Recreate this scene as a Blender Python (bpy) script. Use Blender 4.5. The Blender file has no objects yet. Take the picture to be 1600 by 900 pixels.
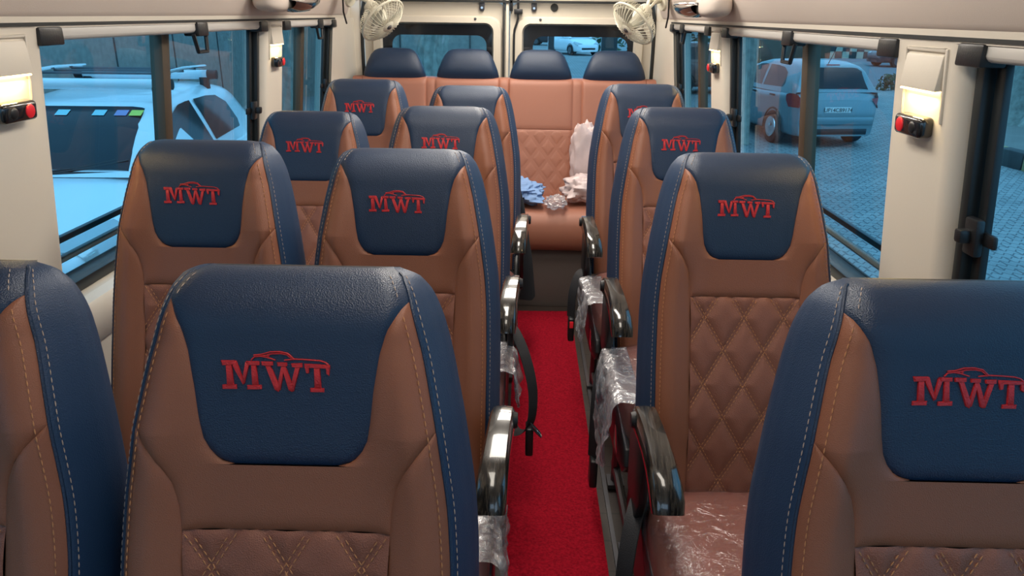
import bpy, bmesh, math, random
import numpy as np
from mathutils import Vector, Matrix, Euler, noise
S = bpy.context.scene
R = math.radians
random.seed(7)

# ------------------------------------------------------------------ camera, sky, lights, exposure
cam = bpy.data.cameras.new('camera'); cam_o = bpy.data.objects.new('camera', cam)
S.collection.objects.link(cam_o); S.camera = cam_o
cam.sensor_width = 36.0; cam.lens = 36.0 * 1150 / 1600; cam.clip_start = 0.02; cam.clip_end = 300
cam_o.location = (0.10, 0.0, 1.37)
cam_o.matrix_world = Matrix.Translation((0.10, 0, 1.37)) @ Matrix.Rotation(R(0.85), 4, 'Z') @ Matrix.Rotation(R(90 - 20.4), 4, 'X') @ Matrix.Rotation(R(0.75), 4, 'Z')

w = bpy.data.worlds.new('sky'); S.world = w; w.use_nodes = True
wn = w.node_tree.nodes; wl = w.node_tree.links; wn.clear()
wo = wn.new('ShaderNodeOutputWorld'); wb = wn.new('ShaderNodeBackground')
wb.inputs[0].default_value = (0.50, 0.74, 1.0, 1); wb.inputs[1].default_value = 1.55
wl.new(wb.outputs[0], wo.inputs[0])
sun = bpy.data.lights.new('sun', 'SUN'); sun.energy = 0.5; sun.angle = R(40); sun.color = (0.8, 0.9, 1)
sun_o = bpy.data.objects.new('sun', sun); S.collection.objects.link(sun_o); sun_o.rotation_euler = (R(35), R(15), 0)

def area(name, loc, sx, sy, energy, col, rot=(0, 0, 0), spread=180):
    l = bpy.data.lights.new(name, 'AREA'); l.shape = 'RECTANGLE'; l.size = sx; l.size_y = sy
    l.energy = energy; l.color = col; l.spread = R(spread)
    o = bpy.data.objects.new(name, l); S.collection.objects.link(o); o.location = loc; o.rotation_euler = rot
    return o
CEIL_Z = 1.86
for yy, en in ((0.55, 1.6), (1.6, 6.5), (2.7, 8.5), (3.6, 7.0)):
    area('ceiling_lamp_light', (0.10, yy, CEIL_Z - 0.03), 0.35, 0.6, en, (1.0, 0.93, 0.84))
for sx in (-1, 1):                                   # added violet strips, no fixture seen, for the purple tint on the seats
    area('violet_tint_light', (sx * 0.55, 2.0, CEIL_Z - 0.05), 0.03, 3.4, 2.4, (0.50, 0.42, 1.0), (0, 0, 0))
S.view_settings.view_transform = 'Standard'; S.view_settings.look = 'None'
S.view_settings.gamma = 1; S.view_settings.use_curve_mapping = False
S.view_settings.exposure = 0.35

# ------------------------------------------------------------------ materials
def nodes(name):
    m = bpy.data.materials.new(name); m.use_nodes = True
    nt = m.node_tree; b = nt.nodes['Principled BSDF']
    return m, nt, b
def mat(name, col, rough=0.5, metal=0.0, coat=0.0, bump=0.0, bscale=60.0, var=0.0, vscale=8.0, spec=0.5, btype='noise', emit=0, sheen=0):
    m, nt, b = nodes(name)
    b.inputs['Base Color'].default_value = (*col, 1); b.inputs['Roughness'].default_value = rough
    b.inputs['Metallic'].default_value = metal; b.inputs['Coat Weight'].default_value = coat
    b.inputs['Coat Roughness'].default_value = 0.06
    b.inputs['Specular IOR Level'].default_value = spec
    if emit:
        b.inputs['Emission Color'].default_value = (*col, 1); b.inputs['Emission Strength'].default_value = emit
    tc = nt.nodes.new('ShaderNodeTexCoord')
    if bump:
        t = nt.nodes.new('ShaderNodeTexNoise' if btype == 'noise' else 'ShaderNodeTexVoronoi')
        t.inputs['Scale'].default_value = bscale
        if btype == 'noise': t.inputs['Detail'].default_value = 3
        bp = nt.nodes.new('ShaderNodeBump'); bp.inputs['Strength'].default_value = bump; bp.inputs['Distance'].default_value = 0.002
        nt.links.new(tc.outputs['Object'], t.inputs['Vector']); nt.links.new(t.outputs[0], bp.inputs['Height'])
        nt.links.new(bp.outputs[0], b.inputs['Normal'])
    if var:
        t = nt.nodes.new('ShaderNodeTexNoise'); t.inputs['Scale'].default_value = vscale; t.inputs['Detail'].default_value = 4
        r = nt.nodes.new('ShaderNodeMix'); r.data_type = 'RGBA'
        r.inputs[6].default_value = (*[c * (1 - var) for c in col], 1); r.inputs[7].default_value = (*[min(1, c * (1 + var)) for c in col], 1)
        nt.links.new(tc.outputs['Object'], t.inputs['Vector']); nt.links.new(t.outputs[0], r.inputs[0]); nt.links.new(r.outputs[2], b.inputs['Base Color'])
    return m
def glassy(name, tint, gl=0.06, rough=0.02, blend=None):
    m = bpy.data.materials.new(name); m.use_nodes = True; nt = m.node_tree; nt.nodes.clear()
    o = nt.nodes.new('ShaderNodeOutputMaterial'); t = nt.nodes.new('ShaderNodeBsdfTransparent'); g = nt.nodes.new('ShaderNodeBsdfGlossy')
    mx = nt.nodes.new('ShaderNodeMixShader'); f = nt.nodes.new('ShaderNodeMath'); f.operation = 'MULTIPLY_ADD'; lw = nt.nodes.new('ShaderNodeLayerWeight'); lw.inputs[0].default_value = 0.5
    pw = nt.nodes.new('ShaderNodeMath'); pw.operation = 'POWER'; pw.inputs[1].default_value = 5.0; nt.links.new(lw.outputs['Facing'], pw.inputs[0]); nt.links.new(pw.outputs[0], f.inputs[0]); f.inputs[1].default_value = 0.9; f.inputs[2].default_value = 0.035
    t.inputs[0].default_value = (*tint, 1); g.inputs[1].default_value = rough
    nt.links.new(t.outputs[0], mx.inputs[1]); nt.links.new(g.outputs[0], mx.inputs[2]); nt.links.new(mx.outputs[0], o.inputs[0])
    if blend is None: nt.links.new(f.outputs[0], mx.inputs[0])
    else:
        n = nt.nodes.new('ShaderNodeTexNoise'); n.inputs['Scale'].default_value = 35; n.inputs['Detail'].default_value = 5; n.inputs['Distortion'].default_value = 1.5
        cr = nt.nodes.new('ShaderNodeValToRGB'); cr.color_ramp.elements[0].position = 0.45; cr.color_ramp.elements[1].position = 0.75
        cr.color_ramp.elements[0].color = (blend * .35,) * 3 + (1,); cr.color_ramp.elements[1].color = (blend,) * 3 + (1,)
        bp = nt.nodes.new('ShaderNodeBump'); bp.inputs['Strength'].default_value = 0.9; bp.inputs['Distance'].default_value = 0.01
        n2 = nt.nodes.new('ShaderNodeTexNoise'); n2.inputs['Scale'].default_value = 22; n2.inputs['Detail'].default_value = 4; n2.inputs['Distortion'].default_value = 2
        tc = nt.nodes.new('ShaderNodeTexCoord')
        nt.links.new(tc.outputs['Object'], n.inputs['Vector']); nt.links.new(tc.outputs['Object'], n2.inputs['Vector'])
        nt.links.new(n2.outputs[0], bp.inputs['Height']); nt.links.new(bp.outputs[0], g.inputs['Normal'])
        nt.links.new(n.outputs[0], cr.inputs[0]); nt.links.new(cr.outputs[0], mx.inputs[0])
        df = nt.nodes.new('ShaderNodeBsdfDiffuse'); df.inputs[0].default_value = (0.8, 0.8, 0.82, 1); m2 = nt.nodes.new('ShaderNodeMixShader'); m2.inputs[0].default_value = 0.45 if blend > 0.5 else 0.15
        nt.links.new(g.outputs[0], m2.inputs[1]); nt.links.new(df.outputs[0], m2.inputs[2]); nt.links.new(m2.outputs[0], mx.inputs[2])
    return m
BROWN = mat('brown_leather', (0.25, 0.088, 0.044), 0.47, bump=0.22, bscale=900, btype='v')
BENCH_BROWN = mat('bench_brown_leather', (0.34, 0.135, 0.085), 0.47, bump=0.22, bscale=900, btype='v')
QUILT = mat('quilted_brown_leather', (0.245, 0.086, 0.050), 0.5, bump=0.35, bscale=700, btype='v')
BLUE2 = mat('navy_side_leather', (0.010, 0.034, 0.085), 0.5, bump=0.2, bscale=650, btype='v')
BLUE = mat('navy_leather', (0.008, 0.025, 0.062), 0.42, spec=0.55, bump=0.30, bscale=650, btype='v')
STITCH = mat('tan_thread', (0.50, 0.22, 0.09), 0.7)
STITCHB = mat('pale_thread', (0.42, 0.32, 0.26), 0.7)
LOGO = mat('red_thread', (0.52, 0.018, 0.022), 0.45, bump=0.5, bscale=500)
CUSH = mat('cushion_leather', (0.30, 0.115, 0.085), 0.4, bump=0.2, bscale=500)
BLACKP = mat('black_plastic', (0.014, 0.015, 0.017), 0.38, bump=0.15, bscale=300)
GLOSSB = mat('gloss_black', (0.012, 0.012, 0.014), 0.12, coat=0.6)
BELT = mat('belt_webbing', (0.010, 0.010, 0.013), 0.75, bump=0.5, bscale=400)
CREAM = mat('cream_trim', (0.72, 0.66, 0.56), 0.5, bump=0.06, bscale=200)
HEAD = mat('headliner', (0.66, 0.57, 0.50), 0.75, bump=0.15, bscale=500)
DOORM = mat('cream_door_metal', (0.62, 0.56, 0.46), 0.42)
RUBBER = mat('black_rubber', (0.010, 0.012, 0.012), 0.6)
FRAME = mat('window_black', (0.012, 0.016, 0.018), 0.35)
BRONZE = mat('bronze_divider', (0.10, 0.075, 0.05), 0.4, metal=0.3)
RAIL = mat('blind_cassette', (0.62, 0.60, 0.56), 0.35)
CHROME = mat('chrome', (0.7, 0.7, 0.7), 0.15, metal=1)
STEEL = mat('dark_steel', (0.12, 0.12, 0.13), 0.4, metal=0.8)
FANB = mat('fan_blade', (0.30, 0.29, 0.24), 0.4)
FANM = mat('fan_ivory', (0.72, 0.69, 0.55), 0.4)
REDB = mat('red_button', (0.75, 0.02, 0.03), 0.35, emit=0.1)
GLOW = mat('lamp_diffuser', (1.0, 0.74, 0.36), 0.5, emit=9)
CLITE = mat('ceiling_diffuser', (1.0, 0.9, 0.76), 0.5, emit=4)
RISER = mat('riser_vinyl', (0.10, 0.082, 0.075), 0.7, bump=0.1)
GLASS = glassy('blue_tinted_glass', (0.52, 0.78, 0.87))
PLASTIC = glassy('clear_plastic_wrap', (0.93, 0.92, 0.95), blend=0.22, rough=0.15)
PLASTICW = glassy('crumpled_plastic', (0.90, 0.90, 0.94), blend=0.8, rough=0.25)
WHITEP = mat('white_car_paint', (0.80, 0.86, 0.90), 0.25, coat=0.6)
SILVERP = mat('silver_car_paint', (0.19, 0.28, 0.31), 0.3, metal=0.25, coat=0.6)
DARKP = mat('dark_car_paint', (0.04, 0.03, 0.035), 0.25, coat=0.6)
REDP = mat('maroon_car_paint', (0.16, 0.06, 0.05), 0.3, coat=0.6)
CARGL = mat('car_window', (0.012, 0.018, 0.024), 0.07, spec=0.25)
TYRE = mat('tyre', (0.012, 0.012, 0.013), 0.8)
TAIL = mat('tail_light', (0.30, 0.012, 0.02), 0.15, coat=0.5)
LAMPG = mat('headlight_glass', (0.45, 0.50, 0.52), 0.12, metal=0.4, bump=0.9, bscale=18)
PLATE = mat('number_plate', (0.75, 0.76, 0.74), 0.5)
INK = mat('plate_ink', (0.01, 0.01, 0.015), 0.6)
BLUECL = mat('light_blue_cloth', (0.20, 0.33, 0.58), 0.8, bump=0.3, bscale=90)
BLKCL = mat('black_cloth', (0.008, 0.010, 0.014), 0.85, bump=0.3, bscale=200)
PINKP = mat('pale_pink_packet', (0.62, 0.50, 0.49), 0.35, var=0.25, vscale=14)
BARK = mat('tree_bark', (0.30, 0.30, 0.26), 0.9, bump=1.0, bscale=14, var=0.75, vscale=9)
LEAF = mat('leaf_green', (0.05, 0.09, 0.04), 0.7, var=0.5, vscale=3)
ROADM = mat('asphalt', (0.15, 0.18, 0.20), 0.9, var=0.12, vscale=1)
DIRT = mat('dusty_path', (0.20, 0.19, 0.17), 0.95, var=0.25, vscale=2)
BROWNW = mat('brown_boards', (0.14, 0.075, 0.045), 0.8, var=0.3, vscale=4)
YEL = mat('kerb_yellow', (0.38, 0.31, 0.14), 0.85, var=0.3)
KBLK = mat('kerb_black', (0.06, 0.06, 0.06), 0.85, var=0.3)
WHT = mat('barrier_white', (0.5, 0.48, 0.38), 0.85, var=0.2)
def wood_mat():
    m, nt, b = nodes('dark_woodgrain')
    tc = nt.nodes.new('ShaderNodeTexCoord'); mp = nt.nodes.new('ShaderNodeMapping'); mp.inputs['Scale'].default_value = (340, 9, 60)
    n = nt.nodes.new('ShaderNodeTexNoise'); n.inputs['Scale'].default_value = 1.0; n.inputs['Detail'].default_value = 6
    cr = nt.nodes.new('ShaderNodeValToRGB'); cr.color_ramp.elements[0].position = 0.38; cr.color_ramp.elements[1].position = 0.66
    cr.color_ramp.elements[0].color = (0.006, 0.006, 0.006, 1); cr.color_ramp.elements[1].color = (0.050, 0.042, 0.033, 1)
    nt.links.new(tc.outputs['Object'], mp.inputs[0]); nt.links.new(mp.outputs[0], n.inputs['Vector']); nt.links.new(n.outputs[0], cr.inputs[0]); nt.links.new(cr.outputs[0], b.inputs['Base Color'])
    b.inputs['Roughness'].default_value = 0.22; b.inputs['Coat Weight'].default_value = 1; b.inputs['Coat Roughness'].default_value = 0.04
    return m
WOOD = wood_mat()
def carpet_mat():
    m, nt, b = nodes('red_carpet')
    tc = nt.nodes.new('ShaderNodeTexCoord'); n = nt.nodes.new('ShaderNodeTexNoise'); n.inputs['Scale'].default_value = 150; n.inputs['Detail'].default_value = 3
    cr = nt.nodes.new('ShaderNodeValToRGB'); cr.color_ramp.elements[0].position = 0.15; cr.color_ramp.elements[1].position = 0.9
    cr.color_ramp.elements[0].color = (0.13, 0.001, 0.006, 1); cr.color_ramp.elements[1].color = (0.42, 0.008, 0.024, 1); b.inputs['Specular IOR Level'].default_value = 0.08
    bp = nt.nodes.new('ShaderNodeBump'); bp.inputs['Strength'].default_value = 1; bp.inputs['Distance'].default_value = 0.006
    nt.links.new(tc.outputs['Object'], n.inputs['Vector']); nt.links.new(n.outputs[0], cr.inputs[0]); nt.links.new(cr.outputs[0], b.inputs['Base Color'])
    nt.links.new(n.outputs[0], bp.inputs['Height']); nt.links.new(bp.outputs[0], b.inputs['Normal']); b.inputs['Roughness'].default_value = 0.95
    return m
CARPET = carpet_mat()
def brick_mat(name, c1, c2, mortar, scale, bw, rh, ms, off=0.5, rough=0.85, rot=0.0, distort=0.0):
    m, nt, b = nodes(name)
    tc = nt.nodes.new('ShaderNodeTexCoord'); mp = nt.nodes.new('ShaderNodeMapping'); mp.inputs['Rotation'].default_value = (0, 0, rot)
    br = nt.nodes.new('ShaderNodeTexBrick'); br.inputs['Color1'].default_value = (*c1, 1); br.inputs['Color2'].default_value = (*c2, 1); br.inputs['Mortar'].default_value = (*mortar, 1)
    br.inputs['Scale'].default_value = scale; br.inputs['Brick Width'].default_value = bw; br.inputs['Row Height'].default_value = rh; br.inputs['Mortar Size'].default_value = ms; br.offset = off
    nt.links.new(tc.outputs['Object'], mp.inputs[0]); src = mp.outputs[0]
    if distort:                                       # zig-zag edges of interlocking pavers
        wv = nt.nodes.new('ShaderNodeTexWave'); wv.wave_profile = 'TRI'; wv.inputs['Scale'].default_value = 3.2; wv.bands_direction = 'X'
        cmb = nt.nodes.new('ShaderNodeCombineXYZ'); ml = nt.nodes.new('ShaderNodeMath'); ml.operation = 'MULTIPLY'; ml.inputs[1].default_value = distort
        ad = nt.nodes.new('ShaderNodeVectorMath'); nt.links.new(mp.outputs[0], wv.inputs['Vector']); nt.links.new(wv.outputs[1], ml.inputs[0]); nt.links.new(ml.outputs[0], cmb.inputs[1])
        nt.links.new(mp.outputs[0], ad.inputs[0]); nt.links.new(cmb.outputs[0], ad.inputs[1]); src = ad.outputs[0]
    nt.links.new(src, br.inputs['Vector'])
    ns = nt.nodes.new('ShaderNodeTexNoise'); ns.inputs['Scale'].default_value = 1.2; ns.inputs['Detail'].default_value = 5
    mx = nt.nodes.new('ShaderNodeMix'); mx.data_type = 'RGBA'; mx.blend_type = 'MULTIPLY'; mx.inputs[0].default_value = 0.5
    nt.links.new(tc.outputs['Object'], ns.inputs['Vector']); nt.links.new(br.outputs[0], mx.inputs[6]); nt.links.new(ns.outputs[0], mx.inputs[7]); nt.links.new(mx.outputs[2], b.inputs['Base Color'])
    b.inputs['Roughness'].default_value = rough
    return m
PAVER = brick_mat('grey_pavers', (0.34, 0.36, 0.36), (0.42, 0.43, 0.42), (0.15, 0.16, 0.17), 1.0, 0.24, 0.125, 0.012, distort=0.06)
CONC = brick_mat('concrete_wall', (0.17, 0.18, 0.18), (0.20, 0.20, 0.19), (0.03, 0.03, 0.03), 1.0, 1.5, 60, 0.02, off=0)
def concrete():
    m, nt, b = nodes('rough_concrete')
    tc = nt.nodes.new('ShaderNodeTexCoord'); n = nt.nodes.new('ShaderNodeTexNoise'); n.inputs['Scale'].default_value = 9; n.inputs['Detail'].default_value = 8
    cr = nt.nodes.new('ShaderNodeValToRGB'); cr.color_ramp.elements[0].color = (0.17, 0.17, 0.155, 1); cr.color_ramp.elements[1].color = (0.40, 0.38, 0.34, 1)
    nt.links.new(tc.outputs['Object'], n.inputs['Vector']); nt.links.new(n.outputs[0], cr.inputs[0]); nt.links.new(cr.outputs[0], b.inputs['Base Color']); b.inputs['Roughness'].default_value = 0.95
    return m
CONC = concrete()
VINYL = brick_mat('floor_vinyl', (0.05, 0.036, 0.03), (0.055, 0.04, 0.032), (0.03, 0.024, 0.02), 1.0, 0.9, 0.12, 0.004, rough=0.45)

# ------------------------------------------------------------------ object helpers
def tag(o, label=None, cat=None, group=None, kind=None):
    if label: o['label'] = label
    if cat: o['category'] = cat
    if group: o['group'] = group
    if kind: o['kind'] = kind
    return o
def empty(name, loc=(0, 0, 0), rz=0.0, parent=None):
    o = bpy.data.objects.new(name, None); S.collection.objects.link(o); o.location = loc; o.rotation_euler = (0, 0, rz); o.empty_display_size = 0.05
    if parent: o.parent = parent
    return o
class MB:
    def __init__(s): s.v = []; s.f = []
    def add(s, v, f):
        n = len(s.v); s.v += [tuple(p) for p in v]; s.f += [tuple(i + n for i in q) for q in f]; return s
    def grid(s, P, close_u=False, close_v=False, flip=False):      # P[i][j] points
        nu, nv = len(P), len(P[0]); f = []
        for i in range(nu if close_u else nu - 1):
            for j in range(nv if close_v else nv - 1):
                a = (i * nv + j, ((i + 1) % nu) * nv + j, ((i + 1) % nu) * nv + (j + 1) % nv, i * nv + (j + 1) % nv)
                f.append(a[::-1] if flip else a)
        return s.add([p for r in P for p in r], f)
    def box(s, x0, x1, y0, y1, z0, z1):
        v = [(x, y, z) for x in (x0, x1) for y in (y0, y1) for z in (z0, z1)]
        return s.add(v, [(0, 1, 3, 2), (4, 6, 7, 5), (0, 4, 5, 1), (2, 3, 7, 6), (0, 2, 6, 4), (1, 5, 7, 3)])
    def hexa(s, v): return s.add(v, [(0, 1, 3, 2), (4, 6, 7, 5), (0, 4, 5, 1), (2, 3, 7, 6), (0, 2, 6, 4), (1, 5, 7, 3)])
    def tube(s, pts, r, seg=8, cap=True, flat=None):
        pts = [Vector(p) for p in pts]; rings = []; up = Vector((0, 0, 1)); prev = None
        for i, p in enumerate(pts):
            t = (pts[min(i + 1, len(pts) - 1)] - pts[max(i - 1, 0)]).normalized()
            if prev is None:
                a = up if abs(t.z) < 0.9 else Vector((1, 0, 0)); u = t.cross(a).normalized()
            else: u = (prev - t * prev.dot(t)).normalized()
            prev = u; v = t.cross(u); rr = r[i] if isinstance(r, (list, tuple)) else r
            fu, fv = (1, 1) if flat is None else flat
            rings.append([p + u * (rr * fu * math.cos(2 * math.pi * k / seg)) + v * (rr * fv * math.sin(2 * math.pi * k / seg)) for k in range(seg)])
        n = len(s.v); s.grid(rings, close_v=True)
        if cap: s.f.append(tuple(n + k for k in range(seg))[::-1]); s.f.append(tuple(n + (len(pts) - 1) * seg + k for k in range(seg)))
        return s
    def lathe(s, prof, origin, axis, seg=24):                       # prof: (r, h)
        ax = Vector(axis).normalized(); u = ax.orthogonal().normalized(); v = ax.cross(u); o = Vector(origin)
        P = [[o + ax * h + (u * math.cos(2 * math.pi * k / seg) + v * math.sin(2 * math.pi * k / seg)) * r for k in range(seg)] for r, h in prof]
        return s.grid(P, close_v=True)
    def prism(s, poly, fn0, fn1):
        n = len(poly); return s.add([fn0(*p) for p in poly] + [fn1(*p) for p in poly], [tuple(range(n))[::-1], tuple(range(n, 2 * n))] + [(i, (i + 1) % n, (i + 1) % n + n, i + n) for i in range(n)])
    def build(s, name, m, parent=None, smooth=True, bevel=0, seg=2, sub=0, angle=40, loc=None):
        me = bpy.data.meshes.new(name); me.from_pydata(s.v, [], s.f); me.update()
        bm = bmesh.new(); bm.from_mesh(me); bmesh.ops.remove_doubles(bm, verts=bm.verts, dist=1e-6); bmesh.ops.recalc_face_normals(bm, faces=bm.faces)
        if bevel:
            ed = [e for e in bm.edges if len(e.link_faces) == 2 and e.calc_face_angle(0) > R(30)]
            bmesh.ops.bevel(bm, geom=ed, offset=bevel, segments=seg, profile=0.5, affect='EDGES', clamp_overlap=True)
        bm.to_mesh(me); bm.free()
        if smooth:
            me.polygons.foreach_set('use_smooth', [True] * len(me.polygons))
            me.set_sharp_from_angle(angle=R(angle))
        me.materials.append(m)
        o = bpy.data.objects.new(name, me); S.collection.objects.link(o)
        if parent: o.parent = parent
        if loc: o.location = loc
        if sub:
            md = o.modifiers.new('sub', 'SUBSURF'); md.levels = sub; md.render_levels = sub
        return o
def rbox(cx, cy, cz, sx, sy, sz, p=5, puff=0.0, nu=36, nv=18, zcrown=0.0):   # rounded cushion: superellipsoid
    def sp(c, e): return math.copysign(abs(c) ** e, c)
    P = []; e = 2.0 / p
    for i in range(nv + 1):
        ph = -math.pi / 2 + math.pi * i / nv; row = []
        for j in range(nu):
            th = 2 * math.pi * j / nu
            x = sp(math.cos(ph), e) * sp(math.cos(th), e); y = sp(math.cos(ph), e) * sp(math.sin(th), e); z = sp(math.sin(ph), e)
            zz = cz + z * sz / 2 + (zcrown * (1 - x * x) * (1 - y * y) if z > 0 else 0)
            row.append((cx + x * sx / 2, cy + y * sy / 2, zz))
        P.append(row)
    return MB().grid(P, close_v=True)
def copy_tree(o, parent=None):
    c = o.copy(); S.collection.objects.link(c); c.parent = parent
    for ch in list(o.children): copy_tree(ch, c)
    return c

# ------------------------------------------------------------------ the van body (setting)
def WX(z): return 0.785 + 0.104 * (1.33 - z)
Y0, Y1 = -1.7, 4.10
SILL, WTOP = 0.765, 1.335
MB().box(-0.95, 0.95, Y0, Y1, -0.05, 0.0).build('floor', VINYL, smooth=False)['kind'] = 'structure'
def lean(mb, sd, y0, y1, z0, z1, t0=0.0, t1=0.09):
    v = []
    for t in (t0, t1):
        for y in (y0, y1):
            for z in (z0, z1): v.append((sd * (WX(z) + t), y, z))
    return mb.hexa(v)
PILL = [(-0.42, -0.18), (1.225, 1.465), (2.72, 2.94), (3.72, 4.10)]
for sd, nm in ((-1, 'wall_left'), (1, 'wall_right')):
    m = MB(); lean(m, sd, Y0, Y1, 0.0, SILL); lean(m, sd, Y0, Y1, WTOP, 1.40)
    lean(m, sd, Y0, -1.5, SILL, WTOP)
    for a, b in PILL[1:3]:                    # pillar with a softened inner corner, as thick as the window reveal
        rows = []
        for z in [SILL - 0.01 + (WTOP - SILL + 0.02) * k / 8 for k in range(9)]:
            x = WX(z); row = []
            prof = [(0.054, a)] + [(0.03 - 0.03 * math.sin(q), a + 0.03 - 0.03 * math.cos(q)) for q in np.linspace(0, math.pi / 2, 6)] + [(0, (a + b) / 2)] + [(0.03 - 0.03 * math.cos(q), b - 0.03 + 0.03 * math.sin(q)) for q in np.linspace(0, math.pi / 2, 6)] + [(0.054, b)]
            for t, y in prof: row.append((sd * (x + t), y, z))
            rows.append(row)
        m.grid(rows)
    lean(m, sd, PILL[0][0], PILL[0][1], SILL, WTOP); lean(m, sd, PILL[3][0], PILL[3][1], SILL, WTOP)
    m.build(nm, CREAM, bevel=0)['kind'] = 'structure'
    # raised ledge under the windows
    rows = []
    for y in (Y0, Y1):
        rows.append([(sd * (WX(SILL) + 0.005), y, SILL + 0.001), (sd * (WX(SILL) - 0.022), y, SILL - 0.004), (sd * (WX(SILL) - 0.034), y, SILL - 0.02), (sd * (WX(SILL) - 0.036), y, SILL - 0.06), (sd * (WX(.7) - 0.002), y, SILL - 0.12)])
    MB().grid(rows).build('trim_1' if sd < 0 else 'trim_2', CREAM)['kind'] = 'structure'
    # overhead duct (coved panel above the windows)
    rows = []
    cove = [(0.80, 1.345), (0.788, 1.348), (0.775, 1.365), (0.757, 1.41), (0.735, 1.47), (0.71, 1.53), (0.68, 1.59), (0.64, 1.65), (0.58, 1.72), (0.50, 1.78), (0.40, 1.80)]
    for y in np.linspace(Y0, 3.94, 12): rows.append([(sd * x, y, z) for x, z in cove])
    MB().grid(rows).build('trim_3' if sd < 0 else 'trim_4', HEAD, angle=60)['kind'] = 'structure'
    MB().box(sd * 0.782, sd * 0.80, Y0, 3.9, 1.3385, 1.3448).build('trim_5' if sd < 0 else 'trim_6', RUBBER)['kind'] = 'structure'
MB().box(-0.95, 0.95, Y0, Y1, CEIL_Z, CEIL_Z + 0.04).build('ceiling', HEAD, smooth=False)['kind'] = 'structure'
# unseen front wall behind the camera, opening narrowed to keep front seats dark
m = MB(); m.box(-0.95, 0.95, Y0 - 0.05, Y0, 0, 1.15); m.box(-0.95, 0.95, Y0 - 0.05, Y0, 1.60, CEIL_Z)
m.build('wall_front_shade', CREAM, smooth=False)['kind'] = 'structure'
for yy in (0.55, 1.6, 2.7, 3.6):
    t = empty('ceiling_light', (0.10, yy, CEIL_Z))
    tag(t, {0.55: 'long ceiling light panel nearest the front of the cabin', 1.6: 'long ceiling light panel above the second seat row', 2.7: 'long ceiling light panel above the third seat row', 3.6: 'long ceiling light panel above the rear bench'}[yy], 'ceiling light', 'ceiling light panels over the aisle')
    MB().box(-0.19, 0.19, -0.32, 0.32, -0.014, 0.0).build('frame', RAIL, t, bevel=0.004)
    MB().box(-0.17, 0.17, -0.30, 0.30, -0.018, -0.0141).build('diffuser', CLITE, t, smooth=False)

# windows -----------------------------------------------------------
def window(n, sd, y0, y1, div=None, bars=True, rear_frame=True):
    t = empty('window_%d' % n, (sd * (WX(1.0) + 0.06), (y0 + y1) / 2, SILL)); t['kind'] = 'structure'
    ox, oy, oz = t.location
    def lb(mb, ya, yb, za, zb, ta, tb):
        v = []
        for q in (ta, tb):
            for y in (ya, yb):
                for z in (za, zb): v.append((sd * (WX(z) + q) - ox, y - oy, z - oz))
        mb.hexa(v)
    f = MB(); lb(f, y0, y1, SILL, SILL + 0.028, 0.03, 0.09); lb(f, y0, y1, WTOP - 0.02, WTOP, 0.03, 0.09)
    lb(f, y0, y0 + 0.02, SILL, WTOP, 0.05, 0.09); lb(f, y1 - 0.022, y1, SILL, WTOP, 0.020, 0.048)
    f.build('window_frame', FRAME, t, bevel=0.003)
    if div:
        g = MB(); lb(g, y0 + 0.02, div, SILL + 0.028, WTOP - 0.02, 0.078, 0.082); g.build('pane', GLASS, t, smooth=False)
        g = MB(); lb(g, div, y1 - 0.004, SILL + 0.028, WTOP - 0.02, 0.064, 0.068); g.build('pane', GLASS, t, smooth=False)
        d = MB(); lb(d, div - 0.022, div + 0.022, SILL + 0.028, WTOP - 0.02, 0.055, 0.09); d.build('divider', BRONZE, t, bevel=0.003)
    else:
        g = MB(); lb(g, y0 + 0.02, y1 - 0.03, SILL + 0.028, WTOP - 0.02, 0.07, 0.074); g.build('pane', GLASS, t, smooth=False)
    if rear_frame:                                   # dark sash upright with its catch
        ys = y1 - 0.05
        d = MB(); lb(d, ys, ys + 0.024, SILL + 0.02, WTOP - 0.01, 0.036, 0.050); d.build('sash_upright', FRAME, t, bevel=0.003)
        zc = 1.035; c = MB(); lb(c, ys - 0.004, ys + 0.032, zc - 0.032, zc + 0.032, 0.020, 0.036); lb(c, ys + 0.008, ys + 0.028, zc - 0.012, zc + 0.012, 0.002, 0.030); lb(c, ys - 0.03, ys + 0.01, zc - 0.012, zc + 0.012, 0.034, 0.044)
        c.build('window_catch', BLACKP, t, bevel=0.005)
    if bars:
        for z in (0.866, 0.818):
            b = MB(); lb(b, y0, y1, z - 0.008, z + 0.008, 0.105, 0.12); b.build('guard_bar', FRAME, t, bevel=0.003)
    return t
window(1, -1, -0.18, 1.22, div=0.45); window(2, -1, 1.455, 2.72, div=2.08); window(3, -1, 2.94, 3.72, div=3.38, bars=False)
window(4, 1, -0.18, 1.22, div=0.45); window(5, 1, 1.455, 2.72, div=2.08); window(6, 1, 2.94, 3.72, div=3.38, bars=False)

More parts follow.
